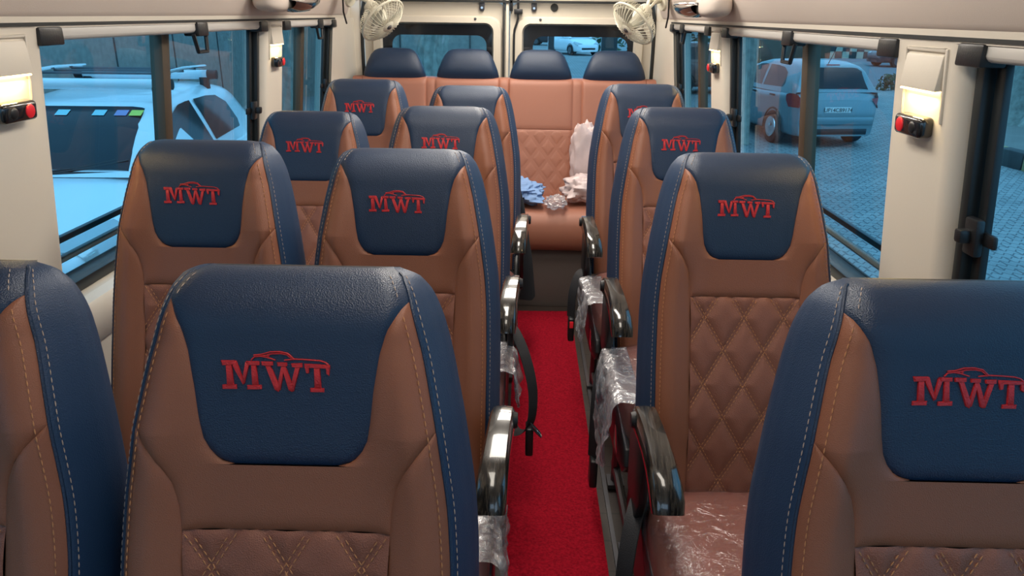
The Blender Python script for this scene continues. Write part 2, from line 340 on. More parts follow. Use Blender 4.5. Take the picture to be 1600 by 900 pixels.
# roller blinds ------------------------------------------------------
def blind(sd, y0, y1, hy, label):
    t = empty('roller_blind', (sd * 0.80, (y0 + y1) / 2, 1.3215)); oy = (y0 + y1) / 2
    tag(t, label, 'roller blind', 'roller blind rails above the windows')
    MB().tube([(0, y0 + 0.05 - oy, 0), (0, y1 - 0.05 - oy, 0)], 0.0135, 14, flat=(1, 0.85)).build('cassette', RAIL, t)
    MB().box(-0.0135, 0.0135, y0 + 0.05 - oy, y1 - 0.05 - oy, -0.004, 0.014).build('top_rail', RAIL, t, bevel=0.002)
    for ya, yb in ((y0, y0 + 0.075), (y1 - 0.07, y1)):
        MB().box(-0.021, 0.021, ya - oy, yb - oy, -0.019, 0.015).build('end_bracket', BLACKP, t, bevel=0.004)
    h = MB(); h.box(-0.022, 0.022, hy - 0.035 - oy, hy + 0.035 - oy, -0.02, 0.0175)
    hn = h.build('pull_handle', BLACKP, t, bevel=0.004)
    q = MB(); q.tube([(-sd * 0.01, hy - 0.045 - oy, -0.015), (-sd * 0.012, hy - 0.03 - oy, -0.062), (-sd * 0.012, hy + 0.03 - oy, -0.062), (-sd * 0.01, hy + 0.038 - oy, -0.015)], 0.0058, 6); q.build('pull_loop', BLACKP, hn)
blind(-1, 1.44, 2.735, 2.18, 'pale roller blind rail above the left window that shows the white car')
blind(-1, 2.93, 3.73, 3.45, 'short pale roller blind rail above the rear left side window')
blind(-1, -0.2, 1.235, 0.4, 'pale roller blind rail above the front left window, outside the frame')
blind(1, 1.44, 2.735, 2.05, 'pale roller blind rail above the right window that shows the silver hatchback')
blind(1, 2.93, 3.73, 3.45, 'short pale roller blind rail above the rear right side window')
blind(1, -0.2, 1.235, 0.4, 'pale roller blind rail at the right photo edge, above the nearest right window')

# pillar lamps --------------------------------------------------------
def pillar_lamp(sd, yc, label):
    zc = 1.24; t = empty('pillar_lamp', (sd * WX(zc), yc, zc)); tag(t, label, 'reading lamp', 'reading lamps on the window pillars')
    t.rotation_euler = (0, math.atan(0.104) * (-sd), 0)
    i = -sd
    hl = 0.062
    # surround plate, thin rim lines
    def ring(x0, x1, ya, yb, za, zb, wdt):
        m = MB(); m.box(x0, x1, ya, ya + wdt, za, zb); m.box(x0, x1, yb - wdt, yb, za, zb); m.box(x0, x1, ya + wdt, yb - wdt, zb - wdt, zb); return m
    x0, x1 = sorted((i * -0.002, i * 0.004))
    ring(x0, x1, -hl - 0.008, hl + 0.008, -0.035, 0.086, 0.006).build('surround', CREAM, t, bevel=0.002)
    v = []                                         # wedge shaped housing
    for x in (0.0, 1.0):
        for y in (-hl, hl):
            for z in (0.018, 0.076): v.append((i * (x * (0.016 if z < 0.05 else 0.006) - 0.001), y, z))
    MB().hexa(v).build('housing', CREAM, t, bevel=0.003)
    a, b = sorted((i * 0.001, i * 0.014))
    MB().box(a, b, -hl + 0.006, hl - 0.006, 0.0155, 0.0178).build('diffuser', GLOW, t, smooth=False)
    a, b = sorted((i * -0.002, i * 0.026))
    MB().box(a, b, -0.046, 0.046, -0.062, -0.026).build('switch_box', GLOSSB, t, bevel=0.008, seg=3)
    MB().lathe([(0.0, 0.0292), (0.0085, 0.0292), (0.012, 0.0275), (0.0135, 0.024)], (0, sd * 0.0 + (0.022), -0.044), (i, 0, 0), 20).build('red_button', REDB, t)
    MB().lathe([(0.0, 0.0285), (0.006, 0.0285), (0.010, 0.027), (0.012, 0.024)], (0, -0.022, -0.044), (i, 0, 0), 16).build('socket', BLACKP, t)
    l = area('pillar_lamp_glow', (i * 0.011, 0, 0.013), 0.008, 0.1, 0.30, (1.0, 0.70, 0.28), (0, R(-30) * i, 0)); l.parent = t
pillar_lamp(-1, 1.335, 'glowing reading lamp with red button on the near left pillar, at the photo edge')
pillar_lamp(-1, 2.83, 'small glowing reading lamp on the far left pillar')
pillar_lamp(1, 1.335, 'large glowing reading lamp with red button on the near right pillar')
pillar_lamp(1, 2.83, 'small glowing reading lamp on the far right pillar')

# AC vents on the duct ---------------------------------------------------
def vent(sd, label, yc=2.72):
    t = empty('air_vent', (sd * 0.715, yc, 1.405)); tag(t, label, 'air vent', 'black air vents on the overhead duct')
    i = -sd
    rbox(0, -0.10, 0.0, 0.09, 0.26, 0.075, p=3).build('base_bulge', HEAD, t)
    P = []                                         # scoop: wide mouth towards the rear, tapering to the front
    for k, (y, wx, wz, dz) in enumerate([(-0.08, 0.035, 0.024, -0.004), (-0.02, 0.050, 0.03, -0.008), (0.07, 0.060, 0.032, -0.006), (0.15, 0.056, 0.028, 0.004), (0.20, 0.040, 0.018, 0.014), (0.215, 0.02, 0.008, 0.018)]):
        P.append([(i * 0.035 + wx * math.cos(a), y, dz + wz * math.sin(a) * (1 if math.sin(a) < 0 else 0.25)) for a in np.linspace(0, 2 * math.pi, 20, endpoint=False)])
    MB().grid(P, close_v=True).build('scoop', GLOSSB, t)
    rim = [(i * 0.035 + r * math.cos(a), 0.07 + 0.15 * math.sin(a), 0.006) for a in np.linspace(0, 2 * math.pi, 25) for r in (0.058,)]
    MB().tube(rim, 0.0035, 6).build('chrome_rim', CHROME, t)
    MB().lathe([(0, 0.004), (0.03, 0.004), (0.036, 0.0)], (i * 0.035, 0.08, 0.004), (i * .3, 0, 1), 20).build('grille', RAIL, t)
vent(-1, 'black scoop-shaped air vent on the left overhead duct'); vent(1, 'black scoop-shaped air vent on the right overhead duct')

# rear doors --------------------------------------------------------------
def rrect(x0, x1, z0, z1, r, n=7):
    p = []
    for cx, cz, a0 in ((x1 - r, z1 - r, 0), (x0 + r, z1 - r, 90), (x0 + r, z0 + r, 180), (x1 - r, z0 + r, 270)):
        for k in range(n): a = R(a0 + 90 * k / (n - 1)); p.append((cx + r * math.cos(a), cz + r * math.sin(a)))
    return p
def rear_door(n, x0, x1, wx0, wx1):
    t = empty('door_%d' % n, ((x0 + x1) / 2, 4.10, 0)); t['kind'] = 'structure'; ox = t.location.x
    def ringm(o, i, yo, yi, mb):
        mb.grid([[(p[0] - ox, yo - 4.10, p[1]) for p in o], [(p[0] - ox, yi - 4.10, p[1]) for p in i]], close_v=True)
    wz0, wz1 = 0.85, 1.318
    outer = rrect(x0, x1, 0.02, 1.43, 0.06); frame_o = rrect(wx0 - 0.055, wx1 + 0.055, wz0 - 0.05, wz1 + 0.042, 0.075)
    frame_m = rrect(wx0 - 0.045, wx1 + 0.045, wz0 - 0.04, wz1 + 0.034, 0.07); frame_i = rrect(wx0, wx1, wz0, wz1, 0.04); border_i = rrect(wx0 + 0.05, wx1 - 0.03, wz0 + 0.04, wz1 - 0.055, 0.05)
    m = MB(); ringm(outer, frame_o, 4.08, 4.08, m); m.build('door_panel', DOORM, t)
    m = MB(); ringm(frame_o, frame_m, 4.08, 4.06, m); ringm(frame_m, rrect(wx0 - .008, wx1 + .008, wz0 - .008, wz1 + .008, .045), 4.06, 4.056, m); ringm(rrect(wx0 - .008, wx1 + .008, wz0 - .008, wz1 + .008, .045), frame_i, 4.056, 4.085, m); m.build('window_surround', DOORM, t, angle=35)
    m = MB(); ringm(frame_i, border_i, 4.084, 4.086, m); m.build('black_glass_border', GLOSSB, t)
    m = MB(); g = [(p[0] - ox, 0.0, p[1]) for p in rrect(wx0 - 0.01, wx1 + 0.01, wz0 - 0.01, wz1 + 0.01, 0.04)]
    m.add(g + [(a, 0.004, c) for a, b, c in g], [tuple(range(len(g))), tuple(range(len(g), 2 * len(g)))]); m.build('pane', GLASS, t, smooth=False)
    return t, ox
d1, o1 = rear_door(1, -0.755, -0.012, -0.66, -0.082); d2, o2 = rear_door(2, 0.012, 0.755, 0.083, 0.66)
def dpart(t, ox, mb, name, m, **k):
    mb.v = [(x - ox, y - 4.10, z) for x, y, z in mb.v]; return mb.build(name, m, t, **k)
for t, ox, xh in ((d1, o1, -0.135), (d2, o2, 0.135)):
    mm = MB(); mm.prism(rrect(xh - 0.014, xh + 0.014, 1.382, 1.50, 0.0135), lambda x, z: (x, 4.066, z), lambda x, z: (x, 4.08, z)); h = dpart(t, ox, mm, 'lock_bracket', STEEL, bevel=0.002)
    mm = MB()
    for z in (1.40, 1.44): mm.lathe([(0, -0.004), (0.006, -0.004), (0.007, 0)], (xh - ox, -0.035 , z), (0, 1, 0), 12)
    mm.build('bolt', CHROME, t)
    mm = MB(); mm.lathe([(0, -0.003), (0.006, -0.002), (0.007, 0)], (xh * 1.25 - ox, -0.045, 1.345), (0, 1, 0), 12); mm.build('screw', STEEL, t)
dpart(d1, o1, MB().box(-0.026, -0.016, 4.05, 4.08, 0.02, 1.46), 'door_seal', RUBBER, bevel=0.003)
dpart(d1, o1, MB().box(-0.011, 0.006, 4.055, 4.09, 0.02, 1.46), 'meeting_strip', DOORM, bevel=0.004)
dpart(d2, o2, MB().box(0.008, 0.026, 4.045, 4.07, 1.385, 1.50), 'top_latch', BLACKP, bevel=0.003)
dpart(d2, o2, MB().tube([(0.053, 4.05, 1.50), (0.053, 4.05, 1.35), (0.048, 4.05, 1.33), (0.036, 4.05, 1.295), (0.033, 4.05, 1.27), (0.033, 4.05, 0.6)], 0.006, 8), 'lock_rod', BLACKP)
dpart(d2, o2, MB().box(0.032, 0.076, 4.04, 4.08, 1.372, 1.396), 'rod_guide', BLACKP, bevel=0.003)
dpart(d2, o2, MB().lathe([(0, -0.012), (0.017, -0.011), (0.020, 0)], (0.24, 4.08, 1.405), (0, 1, 0), 20), 'rubber_plug', RUBBER)
m = MB(); m.box(-0.95, 0.95, 4.06, 4.14, 1.435, CEIL_Z); m.box(-0.95, -0.76, 4.03, 4.12, 0, 1.45); m.box(0.76, 0.95, 4.03, 4.12, 0, 1.45)
m.build('wall_back', CREAM, bevel=0.01)['kind'] = 'structure'
MB().box(-0.75, 0.75, 4.045, 4.06, 1.425, 1.436).build('trim_7', RUBBER)['kind'] = 'structure'
for sd, nm in ((-1, 'trim_8'), (1, 'trim_9')):
    MB().tube([(sd * 0.70, 4.04, 1.50), (sd * 0.735, 4.035, 1.44), (sd * 0.752, 4.03, 1.36), (sd * 0.757, 4.03, 1.2), (sd * 0.757, 4.03, 0.3)], 0.009, 8).build(nm, RUBBER)['kind'] = 'structure'
    # ivory corner trim between side wall and doors
    rows = [[(sd * (WX(z) + 0.005), 3.70, z), (sd * (WX(z) - 0.012), 3.74, z), (sd * (WX(z) - 0.02), 3.9, z), (sd * (0.765), 4.03, z)] for z in np.linspace(0.8, 1.345, 5)]
    MB().grid(rows).build('trim_10' if sd < 0 else 'trim_11', CREAM)['kind'] = 'structure'

# fans ---------------------------------------------------------------------
def fan(sd, label):
    c = Vector((sd * 0.562 + 0.012, 3.52, 1.337)); t = empty('fan', c); tag(t, label, 'fan', 'cabin fans by the rear doors')
    n = Vector((-sd * 0.66, -0.36, -0.64)).normalized(); u = n.orthogonal().normalized(); v = n.cross(u); Rr = 0.112
    def P(r, a, h): return u * (r * math.cos(a)) + v * (r * math.sin(a)) + n * h
    g = MB()
    prof = [(0.030, 0.040), (0.055, 0.037), (0.080, 0.028), (0.100, 0.013), (0.112, 0.0)]
    for k in range(34):
        a = 2 * math.pi * k / 34; g.tube([P(r, a + 0.25 * (1 - r / Rr), h) for r, h in prof], 0.0019, 4)
    gr = g.build('front_grille', FANM, t)
    m = MB(); m.tube([P(Rr, a, 0) for a in np.linspace(0, 2 * math.pi, 41)], 0.0052, 8, cap=False); m.build('outer_ring', FANM, t)
    g = MB()
    for k in range(36):
        a = 2 * math.pi * k / 36; g.tube([P(r, a, h) for r, h in ((0.112, 0.0), (0.110, -0.022), (0.090, -0.045), (0.045, -0.055))], 0.0014, 4)
    g.build('rear_grille', FANM, t)
    hb = MB().lathe([(0, 0.046), (0.012, 0.0455), (0.027, 0.042), (0.032, 0.037)], (0, 0, 0), n, 20).build('hub', FANM, t)
    MB().lathe([(0, 0.052), (0.008, 0.051), (0.013, 0.045)], (0, 0, 0), n, 14).build('hub_badge', STEEL, hb)
    for k in range(3):
        a0 = 2 * math.pi * k / 3; rows = []
        for r in (0.018, 0.04, 0.07, 0.096):
            wd = 0.35 + 0.25 * (r / 0.1); rows.append([P(r, a0 + q * wd, 0.012 + q * 0.010) for q in (-1, -0.4, 0.3, 1)])
        MB().grid(rows).build('blade', FANB, t)
    MB().lathe([(0, -0.105), (0.028, -0.10), (0.034, -0.085), (0.036, -0.03), (0.03, 0.0), (0.02, 0.015), (0, 0.02)], (0, 0, 0), n, 20).build('motor', FANM, t)
    br = MB(); base = Vector((sd * 0.715, 3.62, 1.44)) - c
    br.tube([n * -0.09, n * -0.11 + Vector((0, 0, 0.03)), base * 0.8 + Vector((0, 0, 0.01)), base], 0.010, 8)
    br.tube([P(0.035, 1.0, -0.05), base * 0.75 + Vector((0, -0.03, 0.02)), base], 0.007, 6); br.build('bracket', FANM, t)
    MB().lathe([(0, 0.012), (0.045, 0.010), (0.05, 0)], base + Vector((sd * 0.0, 0, 0.0)), (-sd, -0.3, -0.25), 20).build('mount_plate', FANM, t)
    MB().tube([base + Vector((sd * 0.012, -0.05, 0.05)), base + Vector((sd * 0.02, -0.06, 0)), base + Vector((sd * 0.03, -0.02, -0.07)), base + Vector((sd * 0.035, 0.05, -0.12))], 0.004, 6).build('cable', RUBBER, t)
fan(-1, 'round ivory cabin fan mounted in the left rear corner'); fan(1, 'round ivory cabin fan mounted in the right rear corner')

# carpet ----------------------------------------------------------------------
rows = []
for y in np.linspace(-0.6, 3.36, 40):
    rows.append([(x, y, 0.003 + 0.001 * math.sin(y * 5 + x * 9)) for x in np.linspace(0.065, 0.34, 14)])
tag(MB().grid(rows).build('carpet_runner', CARPET), 'red carpet runner lying along the aisle floor between the seats', 'carpet')
tag(MB().box(0.36, 0.372, -0.6, 3.36, 0, 0.01).build('trim_12', STEEL), kind='structure')

# ------------------------------------------------------------------ passenger seat
ST = 0.68; CR = 0.61                                    # crest height along the back, where the crown starts to roll over
_e = np.array([(-0.02, .172), (0.05, .174), (.145, .175), (.26, .175), (.36, .173), (.42, .169), (.505, .157), (.58, .143), (.62, .133), (.655, .123), (.672, .114), (.68, .100)])
_b = np.array([(.465, .054), (.4675, .064), (.473, .0725), (.482, .0795), (.494, .0850), (.515, .0885), (.55, .092), (.59, .098), (.615, .105), (.632, .1145), (.640, .1195), (.645, .1235), (.655, .1235), (.68, .1)])
_q = np.array([(-0.02, .105), (.34, .107), (.39, .109), (.42, .111), (.445, .1165), (.465, .1265), (.482, .138), (.497, .150), (.508, .158)])
def tab(t, s): return float(np.interp(s, t[:, 0], t[:, 1]))
_ss = np.linspace(-0.03, 0.68, 400); _es = np.interp(_ss, _e[:, 0], _e[:, 1]); k_ = np.ones(21) / 21
_es2 = np.convolve(np.pad(_es, 10, 'edge'), k_, 'valid'); _wt = np.clip((_ss - 0.60) / 0.04, 0, 1); _es = _es2 * (1 - _wt) + _es * _wt
def E(s): return float(np.interp(s, _ss, _es))
def B(s): return E(s) if s >= 0.645 else min(tab(_b, s), E(s) - 0.0005)
def Q(s): return min(tab(_q, s), E(s))
def crown(s):
    if s <= CR: return 0.0
    f = min(1, (s - CR) / (ST - CR)); return 0.06 * (1 - math.sqrt(max(0, 1 - f * f)))
def nf(s): return -crown(s) + 0.012 * math.exp(-((s - 0.14) / 0.12) ** 2) - 0.006 * math.exp(-((s - 0.42) / 0.1) ** 2)
def lat(x, s):
    e = E(s); r = abs(x) / e; k = max(0, min(1, (0.60 - s) / 0.1))
    return k * 0.016 * max(0, min(1, (r - 0.45) / 0.35)) ** 1.5 - 0.016 * max(0, (r - 0.80) / 0.20) ** 2
def seam(d, w=0.006, h=0.0045): return -h * math.exp(-max(0, d) / w)
ALPHA = R(15)
def back_pt(x, s, n): return (x, s * math.sin(ALPHA) - n * math.cos(ALPHA), 0.47 + s * math.cos(ALPHA) + n * math.sin(ALPHA))
def face(x, s, d=1.0, extra=0.0): return back_pt(x, s, nf(s) + lat(x, s) + seam(d) + extra)
def dense(n): return [0.5 - 0.5 * math.cos(math.pi * i / n) for i in range(n + 1)]
def s_rows(a, b, n): return [a + (b - a) * t for t in dense(n)]
def crown_rows(a):                                       # rows up to the crest, dense where it rolls
    r = list(np.linspace(a, CR, 26)); r += [CR + (ST - CR) * math.sin(t) for t in np.linspace(0, math.pi / 2, 16)[1:]]
    return r
def strip(mb, rows, xl, xr, nx, dend0=True, dend1=False, quilt=False):
    P = []; a, b = rows[0], rows[-1]
    for s in rows:
        l, r = xl(s), xr(s); row = []
        for t in dense(nx):
            x = l + (r - l) * t; d = min(x - l, r - x)
            if dend0: d = min(d, s - a)
            if dend1: d = min(d, b - s)
            ex = 0
            if quilt:
                A_ = x / 0.079 + (s - 0.348) / 0.133; B_ = x / 0.079 - (s - 0.348) / 0.133
                da, db = abs(A_ - round(A_)), abs(B_ - round(B_)); q = min(da, db) * 2; ex = 0.0065 * (1 - (1 - min(1, q * 1.25)) ** 2.2) - 0.003
            row.append(face(x, s, d, ex))
        P.append(row)
    return mb.grid(P)
def thick(s): return 0.125 - 0.02 * max(0, (0.15 - s) / 0.15) - 0.01 * max(0, (s - 0.4) / 0.3)
def shell_pt(s, wv, sg):                                 # wv 0 at the face seam .. 1 at the back centre line
    e = E(s); f = max(0, min(1, (s - CR) / (ST - CR))); cs = math.sqrt(1 - f * f)
    T = thick(s); nfr = nf(s) + lat(e, s) - 0.004; nb = -T + (T - 0.06) * (1 - cs)
    nb = min(nb, nfr) if f < 1 else nfr
    bulge = 0.025 * (0.25 + 0.75 * cs)
    kx = [(0, 0, 0), (0.04, 0.12, 0.02), (0.10, 0.28, 0.09), (0.20, 0.58, 0.24), (0.32, 0.88, 0.44), (0.42, 1.0, 0.62), (0.52, 0.85, 0.80), (0.62, 0.3, 0.94), (0.72, -1.0, 1.0), (1.0, None, 1.0)]
    ws = [k[0] for k in kx]; ks = [(k[1] if k[1] is not None else -e / bulge) for k in kx]; ns = [k[2] for k in kx]
    bx = float(np.interp(wv, ws, ks)); nn = float(np.interp(wv, ws, ns))
    return back_pt(sg * max(0, e + bulge * bx), s, nfr + (nb - nfr) * nn)
def stitches(mb, pts, L=0.0058, gap=0.0030, r=0.00075):
    pts = [Vector(p) for p in pts]; cum = [0]
    for a, b in zip(pts, pts[1:]): cum.append(cum[-1] + (b - a).length)
    def at(d):
        i = max(0, min(len(pts) - 2, int(np.searchsorted(cum, d)) - 1)); q = (d - cum[i]) / max(1e-9, cum[i + 1] - cum[i]); return pts[i].lerp(pts[i + 1], q)
    d = 0.0
    while d + L < cum[-1]:
        a, b = at(d), at(d + L); mb.tube([a, (a + b) / 2, b], [r * 0.5, r * 1.15, r * 0.5], 5); d += L + gap
def make_seat(arm):
    t = empty('passenger_seat', (0, 0, 0))
    rows = crown_rows(0.465)
    hp = strip(MB(), rows, lambda s: -B(s), lambda s: B(s), 44).build('headrest_panel', BLUE, t, angle=80)
    # brown yoke: band under the headrest panel and the two wings beside it
    y = MB(); strip(y, s_rows(0.39, 0.465, 12), lambda s: -Q(s), lambda s: Q(s), 44, True, False)
    up = [s for s in np.linspace(0.465, 0.508, 12)] + rows[3:-8]
    up = sorted(set([round(s, 5) for s in up]))
    up = [s for s in up if s <= 0.644] + [0.6449]
    for sg in (-1, 1):
        P = []
        for s in up:
            b_, q_ = B(s), (Q(s) if s < 0.508 else E(s)); q_ = max(q_, b_ + 0.0003); row = []
            for tt in dense(16):
                x = b_ + (q_ - b_) * tt; row.append(face(sg * x, s, min(x - b_, q_ - x)))
            P.append(row)
        y.grid(P)
        P = [[face(sg * (tab(_b, 0.455) * 0 + x), s, 1) for x in (0,)] for s in up[:1]]
    y.build('backrest_yoke', BROWN, t, angle=80)
    # little strips closing the crest between panel and shell seam are blue
    for sg in (-1, 1):
        P = []
        for s in [x for x in np.linspace(-0.02, 0.508, 60)]:
            q_, e_ = Q(s), E(s); e_ = max(e_, q_ + 0.0002)
            P.append([face(sg * (q_ + (e_ - q_) * tt), s, min((e_ - q_) * tt, (e_ - q_) * (1 - tt))) for tt in dense(16)])
        MB().grid(P).build('side_bolster', BROWN, t, angle=80)
    strip(MB(), list(np.linspace(-0.02, 0.39, 130)), lambda s: -Q(s), lambda s: Q(s), 84, False, True, quilt=True).build('quilted_panel', QUILT, t, angle=80)
    P = []                                               # blue side and black back shells
    sr = list(np.linspace(-0.02, CR, 44)) + [CR + (ST - CR) * math.sin(q) for q in np.linspace(0, math.pi / 2, 16)[1:]]
    for sg in (-1, 1):
        MB().grid([[shell_pt(s, wv, sg) for wv in np.linspace(0, 0.62, 22)] for s in sr]).build('side_panel', BLUE2, t, angle=60)
    bm_ = MB()
    for sg in (-1, 1): bm_.grid([[shell_pt(s, wv, sg) for wv in np.linspace(0.62, 1, 8)] for s in sr])
    bm_.build('back_shell', BLACKP, t, angle=60)
    # piping and stitching
    st = MB(); sb = MB(); pp = MB()
    for sg in (-1, 1):
        srr = [s for s in sr if s < 0.676]
        pp.tube([shell_pt(s, 0.0, sg) for s in srr], 0.0022, 6, cap=False)
        row = [Vector(face(sg * (E(s) - 0.0085), s, 1, 0.0004)) for s in srr if s < 0.645]; stitches(st, row)
        row = [Vector(shell_pt(s, 0.075, sg)) + Vector((sg * 0.0006, -0.0008, 0)) for s in srr]; stitches(sb, row, r=0.0006)
        row = [Vector(face(sg * (E(s) - 0.010), s, 1, 0.0004)) for s in srr if s > 0.645]
        if len(row) > 2: stitches(sb, row, r=0.0006)
    pp.build('piping', BLUE, t)
    hq = 0.0030
    for fam in (1, -1):
        for k in range(-7, 8):
            for off in (-hq, hq):
                pts = []
                for s in np.linspace(-0.015, 0.388, 160):
                    x = fam * 0.079 * (k - (s - 0.348) / 0.133) if fam == 1 else 0.079 * (k + (s - 0.348) / 0.133)
                    x += off * 1.16
                    if abs(x) < Q(s) - 0.001:
                        A_ = x / 0.079 + (s - 0.348) / 0.133; B_ = x / 0.079 - (s - 0.348) / 0.133
                        q = min(abs(A_ - round(A_)), abs(B_ - round(B_))) * 2; ex = 0.0065 * (1 - (1 - min(1, q * 1.25)) ** 2.2) - 0.003
                        pts.append(face(x, s, 1, ex + 0.0006))
                if len(pts) > 8: stitches(st, pts)
    st.build('stitching', STITCH, t); sb.build('edge_stitching', STITCHB, t)
    # embroidery
    lg = MB(); K = 1 / 7.27 / 1490
    def lp(zx, zy, h): return face((zx - 800) * K * 0.97 - 0.007, 0.569 - (zy - 0.035 * (zx - 800) - 400) * K, 1, h)
    polys = [[(175, 240), (340, 245), (340, 292), (190, 300)], [(230, 290), (300, 290), (320, 545), (240, 545)], [(185, 530), (350, 530), (350, 582), (185, 580)], [(305, 250), (355, 250), (432, 480), (425, 535), (305, 300)], [(455, 262), (500, 300), (440, 525), (412, 500)], [(465, 255), (615, 260), (615, 305), (480, 303)], [(520, 298), (580, 298), (600, 550), (528, 550)], [(470, 540), (635, 540), (635, 590), (470, 590)],
             [(635, 262), (770, 265), (770, 312), (640, 310)], [(815, 275), (930, 280), (930, 322), (820, 320)], [(975, 290), (1105, 290), (1105, 340), (985, 335)], [(680, 308), (742, 308), (845, 560), (830, 625), (785, 600)], [(865, 318), (905, 330), (850, 605), (805, 600)], [(865, 318), (912, 318), (1003, 580), (985, 630), (945, 610)], [(1022, 335), (1080, 335), (1002, 625), (958, 600)],
             [(1125, 295), (1420, 315), (1420, 358), (1130, 342)], [(1130, 330), (1185, 335), (1180, 408), (1150, 412)], [(1370, 340), (1420, 330), (1410, 445), (1380, 422)], [(1235, 345), (1305, 348), (1318, 592), (1240, 588)], [(1190, 585), (1350, 590), (1350, 637), (1190, 632)]]
    for p in polys:
        cx = sum(a for a, b in p) / len(p); cy = sum(b for a, b in p) / len(p); n = len(p)
        lo = [lp(a, b, 0.0) for a, b in p]; mi = [lp(a, b, 0.0012) for a, b in p]; hi = [lp(cx + (a - cx) * 0.84, cy + (b - cy) * 0.84, 0.0022) for a, b in p]
        lg.add(lo + mi + hi, [tuple(range(2 * n, 3 * n))] + [(i + o, (i + 1) % n + o, (i + 1) % n + n + o, i + n + o) for i in range(n) for o in (0, n)])
    for line in ([(520, 245), (560, 203), (620, 198), (700, 213), (800, 248)], [(550, 186), (640, 178), (740, 150), (850, 150), (940, 172), (1015, 243)], [(715, 212), (705, 185), (760, 172), (860, 172), (930, 186), (1000, 247)], [(900, 250), (1020, 240), (1110, 245), (1300, 262), (1370, 285), (1400, 312)], [(560, 205), (700, 190), (730, 200)]):
        lg.tube([lp(a, b, 0.0008) for a, b in line], 0.00085, 5)
    lg.build('embroidered_logo', LOGO, hp)
    # seat cushion, its clear wrap
    rbox(0, -0.205, 0.395, 0.384, 0.47, 0.145, p=5, zcrown=0.012).build('seat_cushion', CUSH, t)
    random.seed(3)
    wm = rbox(0, -0.205, 0.395, 0.388, 0.478, 0.151, p=5, nu=90, nv=50, zcrown=0.014)
    out = []
    for p in wm.v:
        q = Vector(p) * 17; d = noise.noise(q) + 0.6 * noise.noise(q * 2.3)
        c = Vector((0, -0.205, 0.395)); dd = (Vector(p) - c).normalized(); out.append(tuple(Vector(p) + dd * (0.002 + abs(d) * 0.006)))
    wm.v = out; wm.build('plastic_wrap', PLASTIC, t)
    # base: side valances, legs, floor rails
    for sg in (-1, 1):
        v = MB(); prof = [(-0.42, 0.37), (-0.44, 0.33), (-0.40, 0.29), (-0.25, 0.25), (-0.05, 0.24), (0.045, 0.27), (0.07, 0.34), (0.06, 0.46), (0.03, 0.50), (-0.01, 0.47), (-0.05, 0.40), (-0.3, 0.385)]
        v.prism(prof, lambda a, b: (sg * 0.180, a, b), lambda a, b: (sg * 0.196, a, b)); va = v.build('side_cover', BLACKP, t, bevel=0.004)
        MB().box(sg * 0.195 - 0.002, sg * 0.195 + 0.003, -0.31, -0.24, 0.275, 0.335).build('cover_cap', GLOSSB, va, bevel=0.003)
        for yy in (-0.36, -0.04):
            l = MB(); l.tube([(sg * 0.155, yy, 0.34), (sg * 0.155, yy, 0.014)], 0.014, 8); l.box(sg * 0.155 - 0.025, sg * 0.155 + 0.025, yy - 0.03, yy + 0.03, 0.006, 0.02); l.build('leg', STEEL, t)
        MB().tube([(sg * 0.155, -0.38, 0.06), (sg * 0.155, 0.0, 0.06)], 0.012, 8).build('lower_rail', STEEL, t)
    MB().box(-0.178, 0.178, -0.40, 0.03, 0.27, 0.335).build('seat_pan', BLACKP, t, bevel=0.01)
    if arm:
        ax = arm * 0.212; c = []
        top = [(-0.055, 0.686), (-0.07, 0.690), (-0.09, 0.690), (-0.12, 0.687), (-0.16, 0.680), (-0.20, 0.667), (-0.235, 0.648), (-0.258, 0.624), (-0.266, 0.600)]
        bot = [(-0.055, 0.645), (-0.07, 0.645), (-0.09, 0.645), (-0.12, 0.642), (-0.16, 0.636), (-0.19, 0.626), (-0.218, 0.612), (-0.236, 0.600), (-0.246, 0.590)]
        wd = [0.0225, 0.0235, 0.0235, 0.0235, 0.0240, 0.0255, 0.027, 0.028, 0.0265]
        P = []
        for (ty, tz), (by, bz), w_ in zip(top, bot, wd):
            nx = []
            for fx, fz in ((-1, 0.15), (-0.96, 0.75), (-0.75, 0.96), (0, 1.0), (0.75, 0.96), (0.96, 0.75), (1, 0.15), (0.9, 0.0), (0, -0.02), (-0.9, 0)):
                nx.append((ax - arm * 0.016 * max(0, (-ty - 0.06) / 0.2) + fx * w_, by + (ty - by) * fz, bz + (tz - bz) * fz))
            P.append(nx)
        am = MB().grid(P, close_v=True); n = len(am.v); am.f.append(tuple(range(n - 10, n))); am.f.append(tuple(range(10))[::-1])
        ar = am.build('armrest', WOOD, t, angle=50)
        MB().lathe([(0, 0.012), (0.014, 0.011), (0.018, 0.0)], (ax + arm * 0.016, -0.075, 0.667), (arm, 0, 0), 18).build('pivot_cap', BLACKP, ar)
        v = MB(); prof = [(0.00, 0.640), (0.06, 0.60), (0.06, 0.52), (0.05, 0.44), (-0.05, 0.42), (-0.095, 0.50), (-0.11, 0.60), (-0.10, 0.648)]
        v.prism(prof, lambda a, b: (arm * 0.198, a, b), lambda a, b: (arm * 0.215, a, b)); v.build('armrest_bracket', BLACKP, t, bevel=0.005)
    return t
